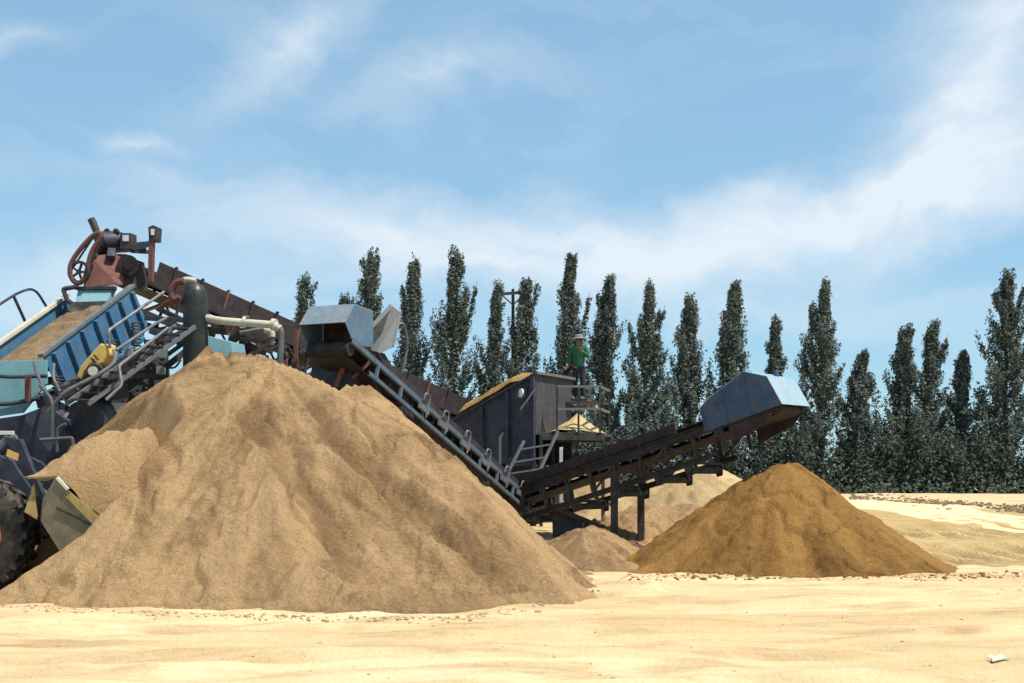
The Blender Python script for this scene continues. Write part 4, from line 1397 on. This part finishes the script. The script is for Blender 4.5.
part('lens', MB().cyl(lp + Vector((-.02, -.02, .004)), lp + Vector((.02, .0, 0)), .11, 16), M['lens'], ll, True, 0)
part('lamp_arm', MB().beam(P(536, 388, 30.4), P(520, 410, 30.4), .045, .045), M['steel'], rh)
# heaped sand in it
nu, nv = 46, 30
V = []
for i in range(nu + 1):
    for j in range(nv + 1):
        s, t = .1 + (Lh - .12) * i / nu, .03 + .94 * j / nv
        e = math.sin(math.pi * min(1, max(0, t))) ** .4
        es = min(1, (Lh - s) / .25) * min(1, .15 + s / .9)
        V.append(tuple(HP(s, t, rim(s) - .06 + e * es * (.56 + .08 * mnoise.fractal(Vector((s * 2, t * 4, 4)), 1, 2, 4)))))
id_ = np.arange((nu + 1) * (nv + 1)).reshape(nu + 1, nv + 1)
Fk = np.stack([id_[:-1, :-1], id_[:-1, 1:], id_[1:, 1:], id_[1:, :-1]], -1).reshape(-1, 4)
o = np_mesh('sand_heap', V, Fk, M['orange'], None, tuple(HP(Lh / 2, .5, rim(Lh / 2))))
tag(o, 'orange sand heaped along the sloping top of the navy hopper', 'sand')

# platform with railing and ladder at the right of the hopper
zp = P(0, 433, 31).z
pl = thing('access_platform', tuple(P(570, 433, 31.2)), 'small railed steel platform with a ladder on the right of the hopper', 'platform')
d0, d1 = P(541, 433, 30.6), P(603, 433, 31.0)
dep = Vector((.35, 1.5, 0))
for p_ in (d0, d1):
    p_.z = zp
part('deck', MB().prism([d0, d1, d1 + dep, d0 + dep], Vector((0, 0, -.06))), M['darksteel'], pl)
part('deck_beam', MB().beam(d0 - ZUP * .13, d1 - ZUP * .13, .1, .12), M['darksteel'], pl)
part('deck_beam', MB().beam(d0 + dep - ZUP * .13, d1 + dep - ZUP * .13, .1, .12), M['darksteel'], pl)
tops = []
for x, YY in ((557, 30.65), (578.5, 30.8), (600, 30.95)):
    t = P(x, 386.5, YY)
    t2 = Vector((t.x, t.y, zp - .05))
    tops.append(t)
    part('rail_post', MB().beam(t2, t, .05, .05, Vector((1, 0, 0))), M['darksteel'], pl, False, 0)
q = tops[2] + dep
part('rail_post', MB().beam((q.x, q.y, zp - .05), q, .05, .05, Vector((1, 0, 0))), M['darksteel'], pl, False, 0)
for dz in (0, -.56):
    z = Vector((0, 0, dz))
    part('guard_rail', MB().beam(tops[0] + z, tops[2] + z, .05, .055).beam(tops[2] + z, q + z, .05, .055), M['steel'], pl, False, 0)
for (xa, xb) in ((d0, 0), (d1, 0), (d0 + dep, 0), (d1 + dep, 0)):
    part('deck_leg', MB().beam((xa.x, xa.y, tz(xa.x, xa.y) - .1), (xa.x, xa.y, zp - .06), .09, .09, Vector((1, 0, 0))), M['darksteel'], pl)
l0, l1, r0, r1 = P(504, 480, 30.0), P(524, 441, 30.25), P(540, 470, 30.2), P(558, 431, 30.5)
part('ladder_rail', MB().beam(l0, l1, .06, .07), M['steel'], pl)
part('ladder_rail', MB().beam(r0, r1, .06, .07), M['steel'], pl)
for f in (.15, .45, .78):
    part('rung', MB().beam(l0.lerp(l1, f), r0.lerp(r1, f - .12), .05, .04), M['steel'], pl, False, 0)
part('stair_post', MB().beam(P(500, 500, 30), P(500, 437, 30), .06, .06, Vector((1, 0, 0))).beam(P(500, 438, 30), P(503, 433, 30), .05), M['steel'], pl)
part('stand_board', MB().prism([P(556, 401, 31.9), P(604, 401, 32.1), P(604, 401, 32.1) + Vector((.2, .8, 0)), P(556, 401, 31.9) + Vector((.2, .8, 0))], Vector((0, 0, -.05))), M['darksteel'], pl)
for x, YY in ((560, 32.0), (602, 32.2)):
    t = P(x, 402, YY)
    part('board_post', MB().beam((t.x, t.y + .4, zp - .1), (t.x, t.y + .4, t.z - .03), .08, .08, Vector((1, 0, 0))), M['darksteel'], pl)
# spilled sand on it
nu, nv = 40, 24
V = []
for i in range(nu + 1):
    for j in range(nv + 1):
        s, t = i / nu, j / nv
        q = d0.lerp(d1, s) + dep * (.02 + .9 * t)
        hgt = .48 * max(0, 1 - abs(s - .5) * 2.1) ** 1.1 * max(0, 1 - abs(t - .55) * 1.7) + .05 * max(0, 1 - abs(s - .5) * 1.9) + .03 * mnoise.fractal(Vector((s * 5, t * 4, 9)), 1, 2, 4) * min(1, min(i, nu - i) / 5)
        V.append((q.x, q.y, zp + .006 + max(0, hgt)))
id_ = np.arange((nu + 1) * (nv + 1)).reshape(nu + 1, nv + 1)
Fk = np.stack([id_[:-1, :-1], id_[:-1, 1:], id_[1:, 1:], id_[1:, :-1]], -1).reshape(-1, 4)
o = np_mesh('sand_heap', V, Fk, M['pale'], None, (d0.x, d0.y, zp))
tag(o, 'small mound of spilled sand on the railed platform', 'sand')

# white marker post under the platform
w = ground(561, 505)
wpost = MB().beam((P(561, 0, 29.7).x, 29.7, tz(P(561, 0, 29.7).x, 29.7) - .2), P(561, 449, 29.7), .13, .08, Vector((1, 0, 0)))
wr = thing('marker_post', (P(561, 0, 29.7).x, 29.7, tz(P(561, 0, 29.7).x, 29.7)), 'short white post with an orange foot in front of the platform legs', 'post')
part('post', wpost, M['white'], wr)
part('top_cap', MB().beam(P(559.5, 448.5, 29.7), P(563, 448, 29.7), .12, .05), M['white'], wr)


# ------------------------------------------------------------------ worker in green
def ensure_skin(me):
    if not me.skin_vertices:
        bm = __import__('bmesh').new()
        bm.from_mesh(me)
        bm.verts.layers.skin.verify()
        bm.to_mesh(me)
        bm.free()


def skin_obj(name, joints, edges, mat, parent, sub=2, root=0):
    me = bpy.data.meshes.new(name)
    me.from_pydata([j[0] for j in joints], edges, [])
    ensure_skin(me)
    for i, j in enumerate(joints):
        d = me.skin_vertices[0].data[i]
        d.radius = (j[1], j[2] if len(j) > 2 else j[1])
        d.use_root = i == root
    o = finish(name, me, mat, parent, (0, 0, 0))
    m_ = o.modifiers.new('skin', 'SKIN')
    m_.use_smooth_shade = True
    s = o.modifiers.new('sub', 'SUBSURF')
    s.levels = s.render_levels = sub
    return o


fp = P(579, 401, 32.5)
wk = thing('person', tuple(fp), 'worker in a green long-sleeved shirt, dark trousers and grey brimmed hat on the platform', 'person')
wk.rotation_euler = (0, 0, math.radians(-25))
# local: facing -Y (towards the hopper and the camera), feet at z 0, height 1.70
J = [((0, 0, .92), .14, .10), ((0, 0, 1.10), .13, .095), ((0, .01, 1.30), .15, .10), ((0, .01, 1.42), .09, .07), ((0, -.005, 1.50), .052, .055), ((0, -.01, 1.58), .074, .088), ((0, -.012, 1.66), .066, .08),
     ((-.10, 0, .86), .085), ((-.11, -.01, .48), .058), ((-.115, .02, .10), .042), ((-.12, -.10, .035), .038, .03),
     ((.10, 0, .86), .085), ((.11, -.02, .48), .058), ((.115, .01, .10), .042), ((.12, -.11, .035), .038, .03),
     ((-.19, .01, 1.40), .06), ((-.25, -.02, 1.13), .042), ((-.27, -.18, .94), .032), ((-.27, -.24, .89), .036, .018),
     ((.19, .01, 1.40), .06), ((.28, -.04, 1.15), .042), ((.19, -.25, 1.27), .032), ((.165, -.30, 1.32), .036, .018)]
E = [(0, 1), (1, 2), (2, 3), (3, 4), (4, 5), (5, 6), (0, 7), (7, 8), (8, 9), (9, 10), (0, 11), (11, 12), (12, 13), (13, 14), (2, 15), (15, 16), (16, 17), (17, 18), (2, 19), (19, 20), (20, 21), (21, 22)]
body = skin_obj('body', J, E, M['skin'], wk)
hd = MB()
for hand, dirv, side in (((-.27, -.24, .89), Vector((0, -.6, -.8)), Vector((1, 0, 0))), ((.165, -.30, 1.32), Vector((-.4, -.6, .6)), Vector((.7, 0, .5)))):
    dirv.normalize()
    o_ = Vector(wk.location)
    h_ = Vector(hand)
    for k, ln in enumerate((.062, .072, .068, .052)):
        b_ = h_ + side * (k - 1.5) * .018 + dirv * .015
        hd.tube([o_ + b_, o_ + b_ + dirv * ln * .55, o_ + b_ + dirv * ln * .9 + Vector((0, 0, -.02))], [.009, .0085, .007], 6)
    b_ = h_ + side * .03 - dirv * .02
    hd.tube([o_ + b_, o_ + b_ + side * .03 + dirv * .03, o_ + b_ + side * .035 + dirv * .055], [.011, .010, .008], 6)
part('fingers', hd, M['skin'], wk, True, 0)
fc = MB()
o_ = Vector(wk.location)
fc.tube([o_ + Vector((0, -.095, 1.615)), o_ + Vector((0, -.118, 1.575)), o_ + Vector((0, -.098, 1.562))], [.010, .018, .012], 8)
for s in (-1, 1):
    fc.tube([o_ + Vector((s * .078, 0, 1.57)), o_ + Vector((s * .086, .006, 1.595)), o_ + Vector((s * .078, .012, 1.62))], [.012, .02, .014], 8)
part('nose_and_ears', fc, M['skin'], wk, True, 0)
ey = MB()
for s in (-1, 1):
    ey.tube([o_ + Vector((s * .03 - .012, -.091, 1.608)), o_ + Vector((s * .03 + .012, -.091, 1.608))], .007, 6)
ey.tube([o_ + Vector((-.022, -.094, 1.535)), o_ + Vector((.022, -.094, 1.535))], .006, 6)
part('eyes_and_mouth', ey, M['boot'], wk, True, 0)
SJ = [((0, 0, .80), .165, .125), ((0, 0, .90), .165, .125), ((0, 0, 1.10), .155, .118), ((0, .01, 1.30), .17, .122), ((0, .01, 1.43), .10, .085),
      ((-.19, .01, 1.39), .078), ((-.25, -.02, 1.13), .060), ((-.268, -.16, .965), .046), ((.19, .01, 1.39), .078), ((.28, -.04, 1.15), .060), ((.20, -.23, 1.26), .046)]
skin_obj('shirt', SJ, [(0, 1), (1, 2), (2, 3), (3, 4), (3, 5), (5, 6), (6, 7), (3, 8), (8, 9), (9, 10)], M['green'], wk)
TJ = [((0, 0, .99), .15, .112), ((-.10, 0, .84), .100), ((-.11, -.01, .48), .076), ((-.115, .015, .10), .066), ((.10, 0, .84), .100), ((.11, -.02, .48), .076), ((.115, .008, .10), .066)]
skin_obj('trousers', TJ, [(0, 1), (1, 2), (2, 3), (0, 4), (4, 5), (5, 6)], M['trouser'], wk)
for s in (-1, 1):
    bt = MB().tube([o_ + Vector((s * .118, .07, .05)), o_ + Vector((s * .118, -.02, .06)), o_ + Vector((s * .12, -.12, .045)), o_ + Vector((s * .12, -.18, .035))], [.045, .055, .048, .03], 10)
    part('boot', bt, M['boot'], wk, True, 0)
ht = MB().ring(o_ + Vector((0, .0, 1.655)), (0, 0, 1), [(0, .02), (-.03, .20), (-.02, .205), (.012, .115), (.07, .105), (.095, .06), (.10, .005)], 28)
part('hat', ht, M['hat'], wk, True, 0)
hrm = MB().ring(o_ + Vector((0, .02, 1.60)), (0, 0, 1), [(-.05, .06), (-.05, .088), (.05, .092), (.05, .06)], 20)
part('hair', hrm, M['boot'], wk, True, 0)

# ------------------------------------------------------------------ wheel loader at the left edge
wl = thing('wheel_loader', (-9.3, 19.1, 0), 'wheel loader at the left edge, raising a full grey bucket out of the tan pile', 'loader')
TC = Vector((-7.96, 18.0, .87))


def wheel(cx, cy, outward):
    c = Vector((cx, cy, .87))
    ax = Vector((0, outward, 0))
    tb = MB().ring(c, ax, [(0, .52), (.03, .60), (.02, .74), (-.02, .82), (-.10, .835), (-.30, .84), (-.50, .835), (-.58, .82), (-.62, .74), (-.63, .6), (-.6, .52)], 48)
    for k in range(22):
        an = 2 * math.pi * k / 22
        for sgn, a0, sh in ((1, .0, 0), (-1, .64, math.pi / 22)):
            an1 = an + sh
            d0_ = Vector((math.cos(an1), 0, math.sin(an1)))
            d1_ = Vector((math.cos(an1 + .16), 0, math.sin(an1 + .16)))
            t0_ = Vector((-math.sin(an1), 0, math.cos(an1)))
            y0_ = -.01 if sgn > 0 else -.59
            y1_ = -.32 if sgn > 0 else -.28
            p0 = c + ax * y0_
            p1 = c + ax * y1_
            w_ = .06
            tb.add([p0 + d0_ * .79 - t0_ * w_, p0 + d0_ * .79 + t0_ * w_, p0 + d0_ * .885 + t0_ * w_ * .8, p0 + d0_ * .885 - t0_ * w_ * .8,
                    p1 + d1_ * .80 - t0_ * w_, p1 + d1_ * .80 + t0_ * w_, p1 + d1_ * .89 + t0_ * w_ * .8, p1 + d1_ * .89 - t0_ * w_ * .8],
                   [(0, 1, 2, 3), (7, 6, 5, 4), (0, 4, 5, 1), (1, 5, 6, 2), (2, 6, 7, 3), (3, 7, 4, 0)])
            if True:
                pm_ = c + ax * (.03 if sgn > 0 else -.63)
                tb.add([pm_ + d0_ * .66 - t0_ * w_ * .8, pm_ + d0_ * .66 + t0_ * w_ * .8, p0 + d0_ * .87 + t0_ * w_ * .8, p0 + d0_ * .87 - t0_ * w_ * .8], [(0, 1, 2, 3)])
    ty = part('tyre', tb, M['rubber'], wl, True, 0)
    rm = MB().ring(c, ax, [(.0, .535), (.0, .47), (-.10, .44), (-.14, .25), (-.06, .22), (-.06, .02), (-.3, .02), (-.3, .5)], 36)
    for k in range(10):
        an = 2 * math.pi * k / 10
        q = c + Vector((math.cos(an) * .17, 0, math.sin(an) * .17)) + ax * -.06
        rm.cyl(q, q + ax * .03, .022, 6)
    part('rim', rm, M['orangerim'], ty, True, 0)


wheel(TC.x, 18.0, -1)
wheel(TC.x, 20.2, 1)
wheel(TC.x - 2.9, 18.0, -1)
wheel(TC.x - 2.9, 20.2, 1)
x0 = TC.x
part('axle', MB().cyl((x0, 18.3, .87), (x0, 19.9, .87), .16, 16).cyl((x0 - 2.9, 18.3, .87), (x0 - 2.9, 19.9, .87), .16, 16), M['darksteel'], wl, True, 0)
part('front_frame', MB().prism([(x0 - .9, 18.75, .7), (x0 + .5, 18.75, .7), (x0 + .55, 18.75, 1.2), (x0 + .1, 18.75, 2.05), (x0 - .35, 18.75, 2.1), (x0 - .9, 18.75, 1.2)], (0, .7, 0)), M['navy'], wl)
part('rear_frame', MB().prism([(x0 - 4.3, 18.65, .7), (x0 - 1.0, 18.65, .7), (x0 - 1.0, 18.65, 1.3), (x0 - 4.3, 18.65, 1.3)], (0, .9, 0)), M['darksteel'], wl)
part('engine_hood', MB().prism([(x0 - 4.4, 18.45, 1.3), (x0 - 2.7, 18.45, 1.3), (x0 - 2.7, 18.45, 2.25), (x0 - 4.1, 18.45, 2.15), (x0 - 4.4, 18.45, 1.9)], (0, 1.3, 0)), M['mustard'], wl, False, .04)
cab = part('cab', MB().prism([(x0 - 2.65, 18.4, 1.3), (x0 - 1.1, 18.4, 1.3), (x0 - 1.0, 18.4, 2.0), (x0 - 1.25, 18.4, 3.1), (x0 - 2.55, 18.4, 3.1)], (0, 1.4, 0)), M['mustard'], wl, False, .04)
part('window', MB().prism([(x0 - 2.5, 18.38, 2.0), (x0 - 1.15, 18.38, 2.0), (x0 - 1.35, 18.38, 2.95), (x0 - 2.45, 18.38, 2.95)], (0, .012, 0)), M['wetrubber'], cab, False, 0)
part('windscreen', MB().plate([(x0 - .985, 18.5, 2.05), (x0 - .985, 19.7, 2.05), (x0 - 1.205, 19.7, 3.0), (x0 - 1.205, 18.5, 3.0)], .012), M['wetrubber'], cab, False, 0)
# lift arms
for y in (18.55, 19.75):
    part('lift_arm', MB().prism([(x0 - .5, y, 2.1), (x0 - .2, y, 2.28), (x0 + .45, y, 1.95), (x0 + 1.05, y, 1.1), (x0 + .98, y, .82), (x0 + .8, y, .85), (x0 + .25, y, 1.6), (x0 - .5, y, 1.85)], (0, .1, 0)), M['navy'], wl)
part('sticker', MB().prism([P(7.5, 449, 18.54), P(19, 454, 18.54), P(17.5, 461, 18.54), P(6, 456, 18.54)], (0, .006, 0)), M['yellow'], wl, False, 0)
part('tilt_link', MB().prism([(x0 + .15, 19.0, 2.35), (x0 + .4, 19.0, 2.3), (x0 + .85, 19.0, 1.2), (x0 + .7, 19.0, 1.1)], (0, .14, 0)), M['navy'], wl)
part('tilt_cylinder', MB().cyl((x0 - .3, 19.1, 1.8), (x0 + .2, 19.1, 2.3), .09, 14).cyl((x0 + .2, 19.1, 2.3), (x0 + .3, 19.1, 2.35), .05, 12), M['steel'], wl, True, 0)
part('lift_cylinder', MB().cyl((x0 - .4, 18.75, 1.0), (x0 + .35, 18.75, 1.45), .07, 14), M['steel'], wl, True, 0)
part('mudguard', MB().bend([(x0 - .95, 18.35, 1.6), (x0 - .55, 18.35, 1.85), (x0 + .1, 18.35, 1.88)], .04, 8, .3), M['darksteel'], wl, True, 0)
part('work_light_bar', MB().beam(P(-20, 433, 18.9), P(14, 433, 18.9), .05, .06), M['white'], wl)
# bucket: side plates, shell, cutting edge
YB0, YB1 = 17.75, 20.5
sidep = [(57, 478), (69, 491), (104, 521), (60, 552), (41, 522), (43, 502)]
for Yb in (YB0, YB1):
    pts = [P(x, y, YB0) for x, y in sidep]
    part('bucket_side', MB().prism([Vector((p.x, Yb, p.z)) for p in pts], (0, .035, 0)), M['bucket'], wl)
shell = [P(x, y, YB0) for x, y in ((26, 479), (57, 478), (43, 502), (41, 522), (60, 552), (104, 521))]
bm_ = MB()
for a, b in zip(shell[1:-1], shell[2:]):
    bm_.prism([Vector((a.x, YB0 + .03, a.z)), Vector((b.x, YB0 + .03, b.z)), Vector((b.x - .02, YB0 + .03, b.z + .03)), Vector((a.x - .02, YB0 + .03, a.z + .03))], (0, YB1 - YB0 - .03, 0))
a, b = shell[0], shell[1]
bm_.prism([Vector((a.x, YB0 + .03, a.z)), Vector((b.x, YB0 + .03, b.z)), Vector((b.x, YB0 + .03, b.z + .03)), Vector((a.x, YB0 + .03, a.z + .03))], (0, YB1 - YB0 - .03, 0))
part('bucket_shell', bm_, M['bucket'], wl)
part('bucket_wear_plate', MB().prism([P(66, 497, YB0 - .02), P(71, 493, YB0 - .02), P(103, 520, YB0 - .02), P(94, 526, YB0 - .02)], (0, .015, 0)), M['mustard'], wl, False, 0)
part('bucket_wear_strip', MB().beam(P(56, 508, YB0 - .02), P(92, 525, YB0 - .02), .02, .035), M['rubber'], wl, False, 0)
part('bucket_lip', MB().beam(P(57, 477.5, YB0 - .01), P(68, 489.5, YB0 - .01), .05, .04), M['white'], wl, False, 0)
part('bucket_bracket', MB().prism([P(34, 482, YB0 + .1), P(37, 520, YB0 + .1), P(24, 512, YB0 + .1), P(30, 494, YB0 + .1)], (0, .06, 0)), M['mustard'], wl)

# the load in the bucket
nu, nv = 44, 50
V = []
xa, xb = P(22, 0, YB0).x, P(150, 0, YB0).x
for i in range(nu + 1):
    for j in range(nv + 1):
        s, t = i / nu, j / nv
        x = xa + (xb - xa) * s
        y = YB0 + .04 + (YB1 - YB0 - .08) * t
        e = min(1, math.sin(math.pi * min(1, max(0, t)) ) ** .5 * 1.15)
        top = 1.70 + .66 * min(1, s / .42) ** .8 + max(0, s - .42) * .30 - max(0, s - .72) ** 2 * 22
        lo = 1.71 if s < .27 else 1.71 - (s - .27) * 1.72
        z = lo + (top - lo) * e + .10 * mnoise.fractal(Vector((x * 2.3, y * 2.3, 2)), 1, 2, 5) * min(1, s * 6)
        V.append((x, y, z))
id_ = np.arange((nu + 1) * (nv + 1)).reshape(nu + 1, nv + 1)
Fk = np.stack([id_[:-1, :-1], id_[1:, :-1], id_[1:, 1:], id_[:-1, 1:]], -1).reshape(-1, 4)
o = np_mesh('sand_heap', V, Fk, M['pile'], None, (xa + .5, 19.1, 1.7))
tag(o, 'tan sand heaped over the loader bucket against the big pile', 'sand')

# scrap of white plastic lying in front at the right
q = ground(998, 663)
sc_ = MB()
for k, (dx, dy, an, l) in enumerate(((0, 0, .3, .075), (.06, .03, -.4, .06), (-.04, .04, .9, .05))):
    c = q + Vector((dx, dy, .02))
    d_ = Vector((math.cos(an), math.sin(an), .15)) * l
    n_ = Vector((-math.sin(an), math.cos(an), .1)) * .022
    sc_.prism([c - d_ - n_, c + d_ - n_ * .6, c + d_ * .8 + n_ + Vector((0, 0, .03)), c - d_ * .7 + n_ + Vector((0, 0, .015))], (0, .004, .008))
tag(part('plastic_scrap', sc_, M['cream'], None, False, 0, q), 'crumpled scrap of white plastic lying on the sand in the front right', 'litter')

# ------------------------------------------------------------------ sun, sky, camera
sd = Vector((.82, -.40, 0)).normalized()
EL = math.radians(64)
sv = Vector((sd.x * math.cos(EL), sd.y * math.cos(EL), math.sin(EL)))
sl_ = bpy.data.lights.new('sun', 'SUN')
sl_.energy = 5.0
sl_.angle = math.radians(.53)
sl_.color = (1, .95, .86)
so = bpy.data.objects.new('sun', sl_)
COL.objects.link(so)
so.rotation_euler = sv.to_track_quat('Z', 'Y').to_euler()
so.location = (20, 10, 40)

w = bpy.data.worlds.new('World')
S.world = w
w.use_nodes = True
nt = w.node_tree
bg = nt.nodes['Background']
sky = N(nt, 'ShaderNodeTexSky')
sky.sky_type = 'NISHITA'
sky.sun_disc = False
sky.sun_elevation = EL
sky.sun_rotation = math.atan2(sd.x, sd.y)
sky.altitude = 100
sky.air_density = 1.0
sky.dust_density = .6
sky.ozone_density = 1.4
SKY_STRENGTH = .135
bg.inputs['Strength'].default_value = SKY_STRENGTH
tcg = N(nt, 'ShaderNodeTexCoord').outputs['Generated']
sx = N(nt, 'ShaderNodeSeparateXYZ')
nt.links.new(tcg, sx.inputs[0])


def mth(op, a, b=None):
    n = N(nt, 'ShaderNodeMath', operation=op)
    for s, v in zip(n.inputs, (a, b)):
        if v is None:
            continue
        if isinstance(v, bpy.types.NodeSocket):
            nt.links.new(v, s)
        else:
            s.default_value = v
    return n.outputs[0]


az = mth('ARCTAN2', sx.outputs['X'], sx.outputs['Y'])
el = mth('ARCSINE', sx.outputs['Z'])
cv = N(nt, 'ShaderNodeCombineXYZ')
nt.links.new(az, cv.inputs[0])
nt.links.new(el, cv.inputs[1])
# warp
nw = N(nt, 'ShaderNodeTexNoise', Scale=7.0, Detail=6.0, Roughness=.6)
nt.links.new(cv.outputs[0], nw.inputs['Vector'])
vm = N(nt, 'ShaderNodeVectorMath', operation='SUBTRACT')
nt.links.new(nw.outputs['Color'], vm.inputs[0])
vm.inputs[1].default_value = (.5, .5, .5)
vs = N(nt, 'ShaderNodeVectorMath', operation='SCALE')
nt.links.new(vm.outputs[0], vs.inputs[0])
vs.inputs['Scale'].default_value = .11
va = N(nt, 'ShaderNodeVectorMath', operation='ADD')
nt.links.new(cv.outputs[0], va.inputs[0])
nt.links.new(vs.outputs[0], va.inputs[1])


def azel(px, py):
    x, z = (px - 512) / F, (HZ - py) / F
    return math.atan2(x, 1), math.atan2(z, math.hypot(1, x))


tot = None
# cirrus banks: centre, half length, half width (in pixels of arc), tilt, weight
for px, py, a, b, tilt, wgt in ((380, 238, 420, 85, -4, .95), (640, 262, 360, 75, 2, .95), (880, 205, 330, 85, 12, 1.0),
                                (975, 95, 240, 125, 62, 1.0), (300, 40, 190, 46, 33, .62), (420, 85, 200, 52, 8, .5),
                                (150, 150, 60, 24, -10, .45), (20, 20, 120, 30, 8, .5), (120, 300, 330, 75, 0, .75), (760, 185, 120, 40, 15, .5), (740, 320, 560, 50, 0, .35)):
    a0, e0 = azel(px, py)
    mp = N(nt, 'ShaderNodeMapping', vector_type='TEXTURE')
    mp.inputs['Location'].default_value = (a0, e0, 0)
    mp.inputs['Rotation'].default_value = (0, 0, math.radians(tilt))
    mp.inputs['Scale'].default_value = (a / F, b / F, 1)
    nt.links.new(va.outputs[0], mp.inputs['Vector'])
    gr = N(nt, 'ShaderNodeTexGradient', gradient_type='QUADRATIC_SPHERE')
    nt.links.new(mp.outputs[0], gr.inputs[0])
    v = mth('MULTIPLY', gr.outputs['Fac'], wgt)
    tot = v if tot is None else mth('ADD', tot, v)
mp = N(nt, 'ShaderNodeMapping')
mp.inputs['Rotation'].default_value = (0, 0, math.radians(-18))
mp.inputs['Scale'].default_value = (5, 16, 1)
nt.links.new(va.outputs[0], mp.inputs['Vector'])
n1 = N(nt, 'ShaderNodeTexNoise', Scale=1.0, Detail=8.0, Roughness=.58, Distortion=.8)
nt.links.new(mp.outputs[0], n1.inputs['Vector'])
tex = ramp(nt, n1.outputs['Fac'], [(.25, .6), (.75, 1.15)])
den = mth('MULTIPLY', tot, tex)
thin = ramp(nt, n1.outputs['Fac'], [(.40, 0.0), (.8, .22)])
den = mth('ADD', den, thin)
den = ramp(nt, den, [(.04, 0), (.80, .92)])
CLOUD = (5.0, 5.5, 5.95)
SKYTINT = (.80, 1.0, 1.0)
skc = mix(nt, 1.0, sky.outputs[0], SKYTINT, 'MULTIPLY')
# thin even veil of high cloud, then the cirrus banks
skc = mix(nt, .55, skc, (2.15, 3.55, 4.85))
c = mix(nt, den, skc, CLOUD)
nt.links.new(c, bg.inputs['Color'])

cam = bpy.data.cameras.new('camera')
co = bpy.data.objects.new('camera', cam)
COL.objects.link(co)
co.location = (0, 0, EYE)
co.rotation_euler = (math.radians(90), 0, 0)
cam.sensor_fit = 'HORIZONTAL'
cam.sensor_width = 36
cam.lens = F / 1024 * 36
cam.shift_y = (HZ - 341.5) / 1024
cam.clip_start = .1
cam.clip_end = 6000
S.camera = co
vs_ = S.view_settings
vs_.view_transform = 'Standard'
vs_.look = 'None'
vs_.gamma = 1
vs_.exposure = .28
